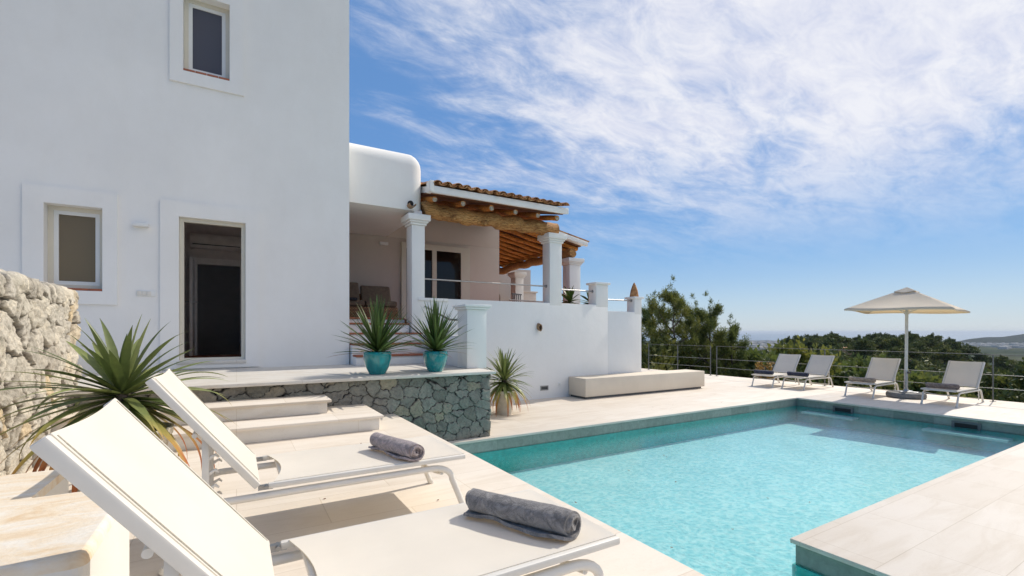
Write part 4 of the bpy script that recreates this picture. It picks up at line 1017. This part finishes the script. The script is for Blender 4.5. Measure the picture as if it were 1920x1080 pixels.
lou = make_lounger('nearest cream sun lounger, its foot under the charcoal towel by the pool corner', (0.10, 1.50, ZN), 0)
def place(label, loc, rz):
    c = copy_tree(lou); c['label'] = label; c.location = loc; c.rotation_euler = (0, 0, rz); return c
place('second cream sun lounger on the near deck, with the mauve grey towel, before the steps', (0.10, 2.78, ZN), 0)
FX = 13.45
place('far cream sun lounger nearest the end of the masonry bench, with a navy towel', (13.35, 7.42, ZD), PI + R(2))
place('far cream sun lounger second from the masonry bench, with a navy towel', (13.55, 6.66, ZD), PI + R(-1))
place('far cream sun lounger just left of the parasol, with a light tan towel', (13.38, 5.13, ZD), PI + R(1))
place('rightmost cream sun lounger, right of the parasol, with a dark taupe towel', (13.32, 3.66, ZD), PI - R(1))

# rolled towels
def towel(label, mat, loc, rz, Ln=0.46, Rr=0.05, flap=0.10, detail=1, tilt=0):
    # spiral section of a thick sheet, in the plane across the roll axis (x)
    th = 0.0115 if detail else 0.016
    turns = (Rr - th * 0.4) / (th * 1.10); cl = []
    n = int(turns * 22)
    for i in range(n + 1):
        f = i / n; a = -PI / 2 - (1 - f) * turns * 2 * PI; r = th * 0.40 + (Rr - th * 0.9) * f
        cl.append((r * math.cos(a), r * math.sin(a) * 0.93))
    yend, zend = cl[-1]
    for i in range(1, 9): cl.append((yend - 0.0 + flap * i / 8 * 0.0 + (i / 8) * flap, zend - 0.002 * math.sin(i / 8 * PI) + 0.006 * (i / 8) ** 3))
    m = len(cl); nrm = []
    for i in range(m):
        a = cl[max(0, i - 1)]; b = cl[min(m - 1, i + 1)]; d = Vector((b[0] - a[0], b[1] - a[1])).normalized(); nrm.append((-d.y, d.x))
    nx = 46 if detail else 14
    out = [(c[0] + q[0] * th / 2, c[1] + q[1] * th / 2) for c, q in zip(cl, nrm)]; inn = [(c[0] - q[0] * th / 2, c[1] - q[1] * th / 2) for c, q in zip(cl, nrm)]
    loop = out + inn[::-1]; k = len(loop); vs = []
    zo = Rr * 0.93 + 0.001
    for j in range(nx + 1):
        f = j / nx; x = (f - 0.5) * Ln
        for q, (y, z) in enumerate(loop):
            s_ = q if q < m else 2 * m - 1 - q
            ex = 0.012 * math.sin(s_ * 0.21 + (3 if f > 0.5 else 0)) * (abs(f - 0.5) * 2) ** 6
            nn_ = noise.noise(Vector((x * 9, y * 14, z * 14))) * 0.0045 + noise.noise(Vector((x * 40, y * 60, z * 60))) * 0.0012
            sc_ = 1 + nn_ / max(0.02, math.hypot(y, z)) - 0.05 * (abs(f - 0.5) * 2) ** 8
            sag = 0.010 * (s_ - n) / 8 * math.sin(f * PI * 3.3 + 0.6) if s_ > n else 0
            vs.append((x + ex, y * sc_ + (0.012 * (s_ - n) / 8 * math.sin(f * 7.0) if s_ > n else 0), max(zo * -1 + 0.0015 if s_ <= n else -zo, z * sc_ + max(0, sag)) + zo))
    fs = [(j * k + q, j * k + (q + 1) % k, (j + 1) * k + (q + 1) % k, (j + 1) * k + q) for j in range(nx) for q in range(k)]
    for j, fl in ((0, 1), (nx, 0)):
        for q in range(m - 1):
            a, b, c, d = j * k + q, j * k + q + 1, j * k + k - 2 - q, j * k + k - 1 - q
            fs.append((a, b, c, d) if fl else (d, c, b, a))
    g = G().add(vs, fs); o = g.build('rolled_towel', mat, None, smooth=True, weld=False)
    o.location = loc; o.rotation_euler = (0, tilt, rz)
    return tag(o, label, 'towel', 'rolled towels on the sun loungers')
ts = SH + ZN
a1 = math.atan2(1.27 - 1.68, 1.00 - 0.80)
towel('large charcoal rolled towel on the foot of the nearest lounger', M['towel_grey'], (0.905, 1.475, ts), a1 + PI + 0.02, 0.44, 0.054, 0.055)
towel('mauve grey rolled towel on the second lounger before the garden steps', M['towel_mauve'], (0.80, 2.70, ts), math.atan2(-0.5, 0.14) + PI, 0.44, 0.054, 0.045)
td = SH + ZD
for (lx, ly, mat, lab) in ((12.52, 7.46, 'towel_navy', 'navy rolled towel on the far lounger nearest the masonry bench'), (12.72, 6.66, 'towel_navy', 'navy rolled towel on the second far lounger from the masonry bench'),
                           (12.52, 5.12, 'towel_tan', 'light tan rolled towel on the lounger left of the parasol'), (12.48, 3.68, 'towel_taupe', 'dark taupe rolled towel on the rightmost lounger')):
    towel(lab, M[mat], (lx, ly, td), R(91), 0.50, 0.062, 0.04, 0)

# ------------------------------------------------------------------ parasol
um = thing('parasol', 'cream square parasol on a pale pole with a round grey concrete base', 'parasol', (13.15, 4.52, ZD))
phi = R(-6.7) + (PI / 2 - HEAD) - PI / 2       # canopy turned with its corner towards the house
RC = 1.32; zr_ = 1.99; za_ = 2.50
corners = []
for k, dz in zip(range(4), (-0.035, 0.0, 0.035, -0.01)):
    a = phi + k * PI / 2
    corners.append(Vector((0.02 + RC * math.cos(a), RC * math.sin(a), zr_ + dz)))
apex = Vector((0.06, 0, za_))
def canopy_part(f0, f1, lift, name, n=14):
    g = G()
    for k in range(4):
        A, B_ = corners[k], corners[(k + 1) % 4]; vs = []; m = 12
        for i in range(m + 1):
            f = f0 + (f1 - f0) * i / m
            for j in range(n + 1):
                u = j / n; e = A.lerp(B_, u)
                inward = (Vector((apex.x, 0, e.z)) - e).normalized() * 0.035 * math.sin(PI * u)
                e = e + inward
                p = apex.lerp(e, f); p.z += lift - 0.05 * math.sin(PI * f) * math.sin(PI * u) - 0.012 * f * math.sin(PI * 2 * u)
                vs.append(p)
        g.add(vs, [(i * (n + 1) + j, i * (n + 1) + j + 1, (i + 1) * (n + 1) + j + 1, (i + 1) * (n + 1) + j) for i in range(m) for j in range(n)])
    o = g.build(name, M['canopy'], um, smooth=True); md = o.modifiers.new('thickness', 'SOLIDIFY'); md.thickness = 0.003
    return o
canopy_part(0.13, 1.0, 0, 'canopy'); canopy_part(0.0, 0.21, 0.022, 'top_vent')
g = G(); 
for k in range(4):
    A, B_ = corners[k], corners[(k + 1) % 4]; vs = []
    for j in range(15):
        u = j / 14; e = A.lerp(B_, u); inward = (Vector((apex.x, 0, e.z)) - e).normalized() * 0.035 * math.sin(PI * u); e += inward
        e.z += -0.012 * math.sin(2 * PI * u)
        vs += [e, e + Vector((0, 0, -0.035))]
    g.add(vs, [(2 * j, 2 * j + 2, 2 * j + 3, 2 * j + 1) for j in range(14)])
va = g.build('valance', M['canopy'], um); md = va.modifiers.new('thickness', 'SOLIDIFY'); md.thickness = 0.003
for k in range(4):
    g = G(); g.tube([apex + Vector((0, 0, -0.07)), apex.lerp(corners[k], 0.5) + Vector((0, 0, -0.018)), corners[k] + Vector((0, 0, -0.015))], 0.010, 8); g.build('rib', M['pole_white'], um, smooth=True)
    m_ = apex.lerp(corners[k], 0.52); g = G(); g.tube([(0.045, 0, 1.92), m_ + Vector((0, 0, 0.0))], 0.008, 8); g.build('strut', M['pole_white'], um, smooth=True)
g = G(); g.tube([(0.0, 0, 0.17), (0.03, 0, 1.2), (0.06, 0, za_)], 0.030, 20); g.build('pole', M['pole_white'], um, smooth=True)
g = G(); g.tube([(0.0, 0, 0.12), (0.012, 0, 0.62)], 0.038, 20); g.build('pole_sleeve', M['metal'], um, smooth=True)
g = G(); g.box(-0.02, 0.06, -0.075, -0.03, 0.55, 0.585); g.tube([(0.02, -0.05, 0.85), (0.02, -0.09, 0.85)], 0.012, 8); g.build('crank', M['black_plastic'], um)
g = G(); g.tube([(0.045, 0, 1.90), (0.047, 0, 1.96)], 0.05, 18); g.build('hub', M['pole_white'], um, smooth=True)
g = G(); g.lathe([(0.0, 0.0), (0.33, 0.0), (0.36, 0.02), (0.36, 0.09), (0.34, 0.115), (0.12, 0.13), (0.0, 0.13)], 48); g.build('base', M['concrete'], um, smooth=True)
g = G(); g.box(-0.24, 0.24, -0.05, 0.05, 0.125, 0.145); g.box(-0.05, 0.05, -0.24, 0.24, 0.1251, 0.1452); g.lathe([(0.0, 0.19), (0.045, 0.19), (0.055, 0.146), (0.10, 0.140)], 24); g.build('base_plate', M['metal'], um, bevel=0.004)

# ------------------------------------------------------------------ potted sword-leaved plants
def rosette(name, n, Lr, w, mat, parent, cz, seed, droop=1.0, emin=-10, emax=88, old=0.3, rad=0.03, fold=0.35, bias=0.9, grow=0.15):
    rr = random.Random(seed); V = []; F = []; tip = []; rnd = []
    for i in range(n):
        f = (i + 0.5) / n                         # 0 innermost, 1 outermost (oldest)
        el = R(emax + (emin - emax) * f ** bias + rr.uniform(-8, 8)); az = i * 2.399963 + rr.uniform(-0.35, 0.35)
        L = rr.uniform(*Lr) * (1 - grow * 0.5 + grow * f)
        W_ = w * rr.uniform(0.8, 1.2); m = 16
        bend = droop * (0.25 + 1.35 * f + rr.uniform(-0.2, 0.35)) * (1.9 if rr.random() < 0.12 else 1.0); kink = rr.uniform(0.35, 0.75)
        p = Vector((rad * math.cos(az) * (0.3 + f), rad * math.sin(az) * (0.3 + f), cz - 0.13 * f + 0.04)); tw = rr.uniform(-0.5, 0.5); side0 = rr.uniform(-0.25, 0.25)
        age = max(0, f - (1 - old)) / max(old, 1e-3); b0 = len(V); rv = rr.random()
        for k in range(m + 1):
            u = k / m
            e = el - bend * (u ** 1.6) * (1.0 + 1.2 * max(0, u - kink)); a2 = az + side0 * u * u
            d = Vector((math.cos(e) * math.cos(a2), math.cos(e) * math.sin(a2), math.sin(e)))
            if k: p = p + d * (L / m)
            sd = Vector((-math.sin(a2), math.cos(a2), 0)); up = sd.cross(d) * -1
            up = d.cross(sd); ca, sa = math.cos(tw * u), math.sin(tw * u); sd2 = sd * ca + up * sa; up2 = up * ca - sd * sa
            wd = W_ * (0.55 + 0.45 * math.sin(PI * min(1, u * 1.5 + 0.1)) if u < 0.45 else 1.0) * (1 - max(0, (u - 0.40) / 0.60) ** 1.5) * 0.5 + 0.0006
            fo = fold * wd * (1 - 0.5 * u)
            V += [p + sd2 * wd + up2 * fo, p, p - sd2 * wd + up2 * fo]
            t = max(0, (u - 0.95 + 0.0) * 4) if age <= 0 else min(1, 0.10 + age * 0.45 + u ** 2 * (0.35 + age * 0.5))
            tip += [t] * 3; rnd += [rv] * 3
        for k in range(m):
            a = b0 + 3 * k; F += [(a, a + 1, a + 4, a + 3), (a + 1, a + 2, a + 5, a + 4)]
    return np_mesh(name, [tuple(v) for v in V], F, mat, parent, {'tip': tip, 'rnd': rnd}, smooth=True)
def pot(parent, prof, mat, soil_r, soil_z, name='pot'):
    g = G(); g.lathe(prof, 56); g.build(name, mat, parent, smooth=True)
    g = G(); g.lathe([(0.0, soil_z + 0.01), (soil_r * 0.6, soil_z + 0.008), (soil_r, soil_z - 0.004)], 28); g.build('soil', M['soil'], parent, smooth=True)
tq = [(0.0, 0.0), (0.095, 0.0), (0.105, 0.008), (0.150, 0.10), (0.176, 0.20), (0.181, 0.26), (0.176, 0.292), (0.170, 0.298), (0.160, 0.292), (0.158, 0.25), (0.0, 0.24)]
t1 = thing('potted_yucca', 'spiky green plant in the left turquoise glazed pot, in front of the porch stair', 'potted plant', (1.60, 6.17, ZT), 0, 'turquoise potted plants on the terrace')
pot(t1, tq, M['turquoise'], 0.155, 0.255)
rosette('foliage', 130, (0.50, 0.66), 0.037, M['blade_dark'], t1, 0.36, 3, droop=0.10, emin=4, emax=88, old=0.10, bias=1.0, grow=-0.12)
t2 = thing('potted_yucca', 'spiky green plant in the right turquoise glazed pot, beside the white stair pier', 'potted plant', (2.41, 6.17, ZT), 0.7, 'turquoise potted plants on the terrace')
pot(t2, [(r * 0.96, z * 0.97) for r, z in tq], M['turquoise'], 0.15, 0.25)
rosette('foliage', 110, (0.50, 0.64), 0.038, M['blade_dark'], t2, 0.36, 8, droop=0.12, emin=6, emax=89, old=0.06, bias=1.1, grow=-0.2)
t3 = thing('potted_yucca', 'spiky plant with drooping brown tipped leaves in a cream pot on the pool deck', 'potted plant', (4.2, 7.35, ZD), 0)
pot(t3, [(0.0, 0.0), (0.135, 0.0), (0.14, 0.01), (0.172, 0.38), (0.186, 0.385), (0.19, 0.43), (0.178, 0.432), (0.17, 0.40), (0.0, 0.39)], M['white_pot'], 0.168, 0.405)
rosette('foliage', 130, (0.52, 0.66), 0.046, M['blade'], t3, 0.62, 21, droop=0.42, emin=-50, emax=88, old=0.42, bias=0.85)
g = G(); g.tube([(0, 0, 0.40), (0.01, 0, 0.50), (0, 0, 0.62)], 0.045, 12, jitter=0.2, seed=2); g.build('stem', M['bark'], t3, smooth=True)
t4 = thing('potted_yucca', 'large sword leaved plant with drooping rusty tips behind the near loungers', 'potted plant', (-0.62, 3.78, ZN), 0)
pot(t4, [(0.0, 0.0), (0.19, 0.0), (0.20, 0.01), (0.24, 0.38), (0.26, 0.385), (0.265, 0.43), (0.25, 0.432), (0.24, 0.40), (0.0, 0.39)], M['white_pot'], 0.236, 0.40)
g = G(); g.tube([(0, 0, 0.39), (0.01, 0, 0.50), (0, 0, 0.66)], 0.05, 12, jitter=0.2, seed=5); g.build('stem', M['bark'], t4, smooth=True)
rosette('foliage', 112, (0.50, 0.68), 0.052, M['blade'], t4, 0.66, 35, droop=0.46, emin=-40, emax=87, old=0.62, rad=0.05, bias=0.60, grow=0.50)

# ornaments and plants along the terrace wall
g = G(); g.lathe([(0.0, 0.0), (0.13, 0.0), (0.125, 0.04), (0.10, 0.17), (0.06, 0.28), (0.02, 0.36), (0.0, 0.38)], 20)
oc = g.build('clay_cone', M['tile'], None, smooth=True); oc.location = (8.89, W + 0.15, 0.902); oc.scale = (0.9, 0.9, 1.0)
tag(oc, 'orange terracotta cone ornament on the last wall pillar', 'ornament')
def succ(name, x, y, z, s, seed, lab):
    t = thing(name, lab, 'plant', (x, y, z), seed)
    g = G(); g.lathe([(0.0, 0.0), (0.10 * s, 0.0), (0.13 * s, 0.2 * s), (0.12 * s, 0.2 * s), (0.0, 0.19 * s)], 20); g.build('pot', M['brick'], t, smooth=True)
    g = G(); g.tube([(0, 0, 0.18 * s), (0, 0, 0.45 * s)], 0.02 * s, 8); g.build('stem', M['bark'], t)
    rosette('foliage', 26, (0.26 * s, 0.36 * s), 0.09 * s, M['blade_dark'], t, 0.42 * s, seed, droop=0.3, emin=-35, emax=80, old=0.3)
succ('succulent', 7.75, 10.0, 0.25, 1.35, 5, 'leafy succulent seen through the rail between the two middle wall pillars, left one')
succ('succulent', 8.15, 9.6, 0.25, 1.25, 9, 'leafy succulent against the left side of the middle wall pillar')
ch = thing('folding_chair', 'dark slatted folding chair on the porch floor behind the rail', 'chair', (8.25, 13.2, 0.25), R(20))
g = G()
for k in range(5): g.box(-0.25, 0.25, -0.22 + k * 0.09, -0.15 + k * 0.09, 0.43, 0.45)
g.build('seat', M['fence'], ch)
g = G()
for k in range(5): g.box(-0.23 + k * 0.1, -0.19 + k * 0.1, 0.235, 0.25, 0.46, 1.0)
g.box(-0.26, 0.26, 0.23, 0.26, 1.0, 1.04); g.build('backrest', M['fence'], ch)
for s in (-1, 1):
    for yy_ in (-0.22, 0.22): g = G(); g.tube([(s * 0.24, yy_, 0), (s * 0.24, yy_, 0.44)], 0.014, 8); g.build('leg', M['fence'], ch)

rl = random.Random(4)
for i in range(11):
    g = G(); n_ = 8; g.add([(0.018 * math.cos(2 * PI * k / n_), 0.009 * math.sin(2 * PI * k / n_), 0.0025 * math.cos(4 * PI * k / n_)) for k in range(n_)] + [(0, 0, 0)], [(k, (k + 1) % n_, n_) for k in range(n_)])
    o = g.build('fallen_leaf', M['dead_leaf']); o.location = (rl.uniform(2.2, 5.2), rl.uniform(2.2, 4.8), ZW + 0.006); o.rotation_euler = (0, 0, rl.uniform(0, 6)); o.scale = (1, 1, 1) if i % 2 else (0.7, 0.8, 1)
    tag(o, 'tiny brown fallen leaf floating on the turquoise pool', 'leaf', 'fallen leaves floating on the pool')
for i in range(12):
    n_ = 6; g = G().add([(0.010 * math.cos(2 * PI * k / n_), 0.005 * math.sin(2 * PI * k / n_), 0.004 + 0.003 * (k % 2)) for k in range(n_)] + [(0, 0, 0.001)], [(k, (k + 1) % n_, n_) for k in range(n_)])
    o = g.build('fallen_leaf', M['dead_leaf']); dk = i % 2; o.rotation_euler = (0, 0, rl.uniform(0, 6))
    o.location = (rl.uniform(0.2, 1.6), rl.uniform(1.9, 4.8), ZN + 0.001) if dk else (rl.uniform(3.6, 10), rl.uniform(0.4, 1.7) if i % 4 else rl.uniform(6.1, 7.4), ZD + 0.001)
    tag(o, 'tiny dry leaf lying on the raised deck by the near loungers' if dk else 'tiny dry leaf lying on the pool side paving', 'leaf', 'dry leaves on the raised deck' if dk else 'dry leaves on the pool paving')
# ------------------------------------------------------------------ trees
def leaf_cloud(name, clumps, nleaf, size, mat, parent, seed, up=0.3, thin=0.5, shell=0.55):
    rg = np.random.default_rng(seed); Vs = []; Rn = []
    for (c, r, val) in clumps:
        k = max(3, int(nleaf * (r[0] * r[2])))
        d = rg.normal(size=(k, 3)); d /= np.linalg.norm(d, axis=1)[:, None]
        rad = (shell + (1 - shell) * rg.random(k)) * (0.85 + 0.3 * rg.random(k))
        p = np.array(c) + d * rad[:, None] * np.array(r)
        a = d * 0.6 + rg.normal(size=(k, 3)) * 0.6 + np.array([0, 0, up]); a /= np.linalg.norm(a, axis=1)[:, None]
        b = np.cross(a, rg.normal(size=(k, 3))); b /= np.linalg.norm(b, axis=1)[:, None]
        s = size * (0.6 + 0.8 * rg.random(k))[:, None]
        Vs.append(np.stack([p - a * s * 0.5 , p + b * s * thin * 0.5, p + a * s * 0.5, p - b * s * thin * 0.5], 1))
        Rn.append(np.repeat(np.clip(val + rg.normal(0, 0.16, k), 0, 1), 4))
    V = np.concatenate(Vs).reshape(-1, 3); F = np.arange(len(V)).reshape(-1, 4)
    return np_mesh(name, V, F, mat, parent, {'rnd': np.concatenate(Rn)})
def branch_tree(parent, Ht, spread, seed, n=9, crown_lo=0.35, upness=0.8, clump=0.5, leaf=0.10, dens=900, mat='pine', thin=0.2, trunk=0.12, sub=7, lean=0.0, aspect=(1, 1, 0.8)):
    rr = random.Random(seed); g = G(); clumps = []
    tp = [Vector((lean * (k / 6) ** 1.4 + 0.12 * rr.uniform(-1, 1), 0.12 * rr.uniform(-1, 1), Ht * 0.92 * k / 6)) for k in range(7)]; tp[0] = Vector((0, 0, -0.5))
    g.tube(tp, [trunk * (1.15 - k / 6.5) for k in range(7)], 8, jitter=0.15, seed=seed)
    for i in range(n):
        f = crown_lo + (1 - crown_lo) * (i + 0.3) / n; seg = min(5, int(f * 6)); b = tp[seg].lerp(tp[seg + 1], f * 6 - seg)
        az = i * 2.4 + rr.uniform(-0.5, 0.5); ln = spread * (1.15 - 0.75 * ((f - crown_lo) / (1 - crown_lo)) ** 1.3) * rr.uniform(0.7, 1.15)
        e = b + Vector((math.cos(az) * ln, math.sin(az) * ln, ln * upness * rr.uniform(0.5, 1.1))); mdp = b.lerp(e, 0.5) + Vector((0, 0, -0.08 * ln))
        g.tube([b, mdp, e], [trunk * 0.42, trunk * 0.28, trunk * 0.10], 6)
        for k in range(sub):
            q = rr.uniform(0.35, 1.08); c = b.lerp(e, q) + Vector((rr.uniform(-1, 1), rr.uniform(-1, 1), rr.uniform(-0.4, 1))) * 0.30 * ln * (0.5 + 0.5 * q)
            s_ = clump * rr.uniform(0.6, 1.25); clumps.append(((c.x, c.y, c.z), (s_ * aspect[0], s_ * aspect[1], s_ * aspect[2] * rr.uniform(0.8, 1.5)), rr.uniform(0.2, 0.75)))
            if rr.random() < 0.4: g.tube([b.lerp(e, q * 0.8), c], trunk * 0.07, 4)
    for k in range(4): clumps.append(((tp[6].x + rr.uniform(-.2, .2), rr.uniform(-.2, .2), Ht * (0.9 + 0.05 * k)), (clump * 0.55, clump * 0.55, clump * 0.8), 0.5))
    g.build('trunk', M['bark'], parent, smooth=True, weld=False)
    leaf_cloud('crown', clumps, dens, leaf, M[mat], parent, seed, up=0.7, thin=thin, shell=0.2)
def hz(x, y): return float(height(np.array(float(x)), np.array(float(y))))
near = [ # px, distance, top y, spread, label, seed
    (1262, 24.0, 528, 1.20, 'tallest bushy pine rising just right of the white terrace wall', 1),
    (1222, 27.0, 556, 1.00, 'pine half hidden behind the end of the white terrace wall', 2),
    (1334, 24.5, 556, 0.80, 'slender pine with upright tufts right of the tallest pine', 3),
    (1374, 25.0, 598, 0.66, 'smaller light green pine at the right end of the pine group', 4),
    (1300, 26.5, 560, 0.90, 'dense pine between the tallest and the slender pine', 6)]
for (px, dd, ty, sp_r, lab, sd) in near:
    x, y = camcoord(px, dd); zb = hz(x, y); top = (622 - ty) / 870 * dd; Ht = top - zb
    t = thing('pine_tree', lab, 'tree', (x, y, zb), sd)
    branch_tree(t, Ht * 0.97, sp_r * 1.5, sd, n=15, crown_lo=0.40, upness=0.85, clump=0.27, leaf=0.15, dens=2000, mat='pine', thin=0.16, trunk=0.10, sub=9, aspect=(0.9, 0.9, 1.2))
# prototypes for the wood
def proto_round(seed, Ht, sp, mat, leaf=0.22, dens=330, clump=0.62, n=9):
    t = thing('bushy_tree', 'x', 'tree', (0, 0, 0)); branch_tree(t, Ht, sp, seed, n=n, crown_lo=0.12, upness=0.45, clump=clump, leaf=leaf, dens=dens, mat=mat, thin=0.55, trunk=0.12, sub=7); return t
def proto_umb(seed, Ht, sp, mat='wood_leaf', leaf=0.42, dens=150):
    t = thing('umbrella_pine', 'x', 'tree', (0, 0, 0)); branch_tree(t, Ht, sp, seed, n=10, crown_lo=0.50, upness=0.32, clump=1.0, leaf=leaf, dens=dens, mat=mat, thin=0.6, trunk=0.22, sub=6, aspect=(1.1, 1.1, 0.55)); return t
protos_r = [proto_round(41, 3.4, 1.7, 'olive_leaf'), proto_round(42, 4.2, 1.9, 'wood_leaf'), proto_round(43, 3.8, 1.6, 'pine'), proto_round(44, 3.0, 1.9, 'olive_leaf')]
protos_u = [proto_umb(51, 7.0, 3.4), proto_umb(52, 6.4, 3.8), proto_umb(53, 7.6, 3.0), proto_umb(54, 5.6, 2.8)]
used = set()
def plant_tree(protos, px, dd, scale, label, group, rr, dz=0.0):
    p = rr.choice(protos); x, y = camcoord(px, dd)
    if p.name in used: t = copy_tree(p)
    else: t = p; used.add(p.name)
    t.location = (x, y, hz(x, y) - 0.15 + dz); t.rotation_euler = (0, 0, rr.uniform(0, 6.28)); t.scale = (scale * rr.uniform(0.9, 1.15), scale * rr.uniform(0.9, 1.15), scale * rr.uniform(0.9, 1.1))
    t['label'] = label; t['group'] = group
rw = random.Random(12)
L1_ = 'bushy green tree among the scrub on the slope just beyond the pool fence'
L2_ = 'bushy tree in the wooded hollow between the fence and the ridge'
L3_ = 'dark umbrella pine among the pines on the wooded ridge in the distance'
for i in range(52):     # slope below the fence
    px = 1190 + 790 * (i + rw.uniform(-0.4, 0.4)) / 52; dd = rw.uniform(20.5, 40)
    ytop = np.interp(px, [1190, 1400, 1440, 1500, 1620, 1700, 1980], [650, 668, 655, 662, 672, 700, 715]) + rw.uniform(-4, 30)
    x, y = camcoord(px, dd); h = -(ytop - 622) / 870 * dd - hz(x, y)
    plant_tree(protos_r, px, dd, max(0.55, min(1.5, h / 3.9)), L1_, 'trees and bushes on the slope beyond the fence', rw)
for i in range(70):
    px = 1380 + 600 * (i + rw.uniform(-0.5, 0.5)) / 70; dd = rw.uniform(42, 110)
    plant_tree(protos_r, px, dd, rw.uniform(1.1, 1.9), L2_, 'trees in the wooded hollow', rw)
for i in range(86):
    px = 1400 + 590 * (i + rw.uniform(-0.5, 0.5)) / 86; dd = rw.uniform(120, 215)
    plant_tree(protos_u, px, dd, rw.uniform(0.65, 1.15), L3_, 'umbrella pines on the ridge', rw)
for i in range(26):
    px = 1470 + 340 * (i + rw.uniform(-0.4, 0.4)) / 26
    plant_tree(protos_u, px, rw.uniform(184, 200), rw.uniform(0.85, 1.1), L3_, 'umbrella pines on the ridge', rw)
# undergrowth that fills the slope
rg = np.random.default_rng(3); cl = []
for i in range(1500):
    px = rg.uniform(1150, 1990); dd = 19 * (11 ** rg.random()); x, y = camcoord(px, dd); s_ = 0.35 + dd * 0.010
    cl.append(((x, y, hz(x, y) + s_ * 0.4), (s_ * 1.5, s_ * 1.5, s_ * 1.1), rg.uniform(0.15, 0.8)))
Vs = []; rn = []
for (c, r, val) in cl:
    k = 46; d = rg.normal(size=(k, 3)); d[:, 2] = np.abs(d[:, 2]); d /= np.linalg.norm(d, axis=1)[:, None]
    p = np.array(c) + d * np.array(r) * (0.5 + 0.6 * rg.random(k))[:, None]; a = rg.normal(size=(k, 3)); a /= np.linalg.norm(a, axis=1)[:, None]
    b = np.cross(a, rg.normal(size=(k, 3))); b /= np.linalg.norm(b, axis=1)[:, None]; s = r[0] * 0.24 * (0.5 + rg.random(k))[:, None]
    Vs.append(np.stack([p - a * s, p + b * s * 0.5, p + a * s, p - b * s * 0.5], 1)); rn.append(np.repeat(np.clip(val + rg.normal(0, 0.2, k), 0, 1), 4))
V = np.concatenate(Vs).reshape(-1, 3)
tag(np_mesh('undergrowth', V, np.arange(len(V)).reshape(-1, 4), M['olive_leaf'], None, {'rnd': np.concatenate(rn)}), 'low green scrub covering the slope below the fence', 'scrub', kind='stuff')
# dry orange bush by the fence
x, y = camcoord(1437, 17.2); ob = thing('orange_bush', 'orange flowering dry bush behind the leftmost far lounger', 'bush', (x, y, -3.2))
g = G()
for k in range(7): a = k * 0.9; g.tube([(0, 0, -1.5), (0.15 * math.cos(a), 0.15 * math.sin(a), 0.8), (0.3 * math.cos(a), 0.3 * math.sin(a), 1.8 + 0.12 * (k % 3))], 0.02, 5)
g.build('stem', M['bark'], ob)
leaf_cloud('blossom', [((0.26 * math.cos(k * 0.9), 0.26 * math.sin(k * 0.9), 1.25 + 0.22 * (k % 4)), (0.16, 0.16, 0.22), 0.5) for k in range(9)], 2600, 0.07, M['orange_leaf'], ob, 6, thin=0.6)
# ochre house among the ridge pines
x, y = camcoord(1592, 178); oh = thing('ochre_house', 'ochre house half hidden by pines on the wooded ridge', 'house', (x, y, hz(x, y)), R(-35))
g = G(); g.box(-8.5, 8.5, -4, 4, -1, 4.4); g.box(8.52, 13, -3, 4, -1, 5.6); g.build('wall', M['ochre'], oh)
g = G(); g.box(-8.8, 8.6, -4.3, 4.3, 4.42, 4.8); g.build('roof', M['tile'], oh)
for xx_ in (-5, 0, 5): g = G(); g.box(xx_ - 0.6, xx_ + 0.6, -4.05, -3.98, 1, 3); g.build('window', M['pane_black'], oh)

# haze
g = G(); g.box(-9000, 52000, -30000, 52000, -99, 30)
hazem = bpy.data.materials.new('sea_air'); hazem.use_nodes = True; ht = hazem.node_tree
for n in list(ht.nodes): ht.nodes.remove(n)
hv = ht.nodes.new('ShaderNodeVolumePrincipled'); hv.inputs['Density'].default_value = 0.00005; hv.inputs['Color'].default_value = (0.74, 0.83, 0.95, 1); hv.inputs['Anisotropy'].default_value = 0.2
ho = ht.nodes.new('ShaderNodeOutputMaterial'); ht.links.new(hv.outputs[0], ho.inputs['Volume'])
HAZE = True
if HAZE: tag(g.build('haze', hazem, None), 'pale sea haze over the plain', 'haze', kind='stuff')
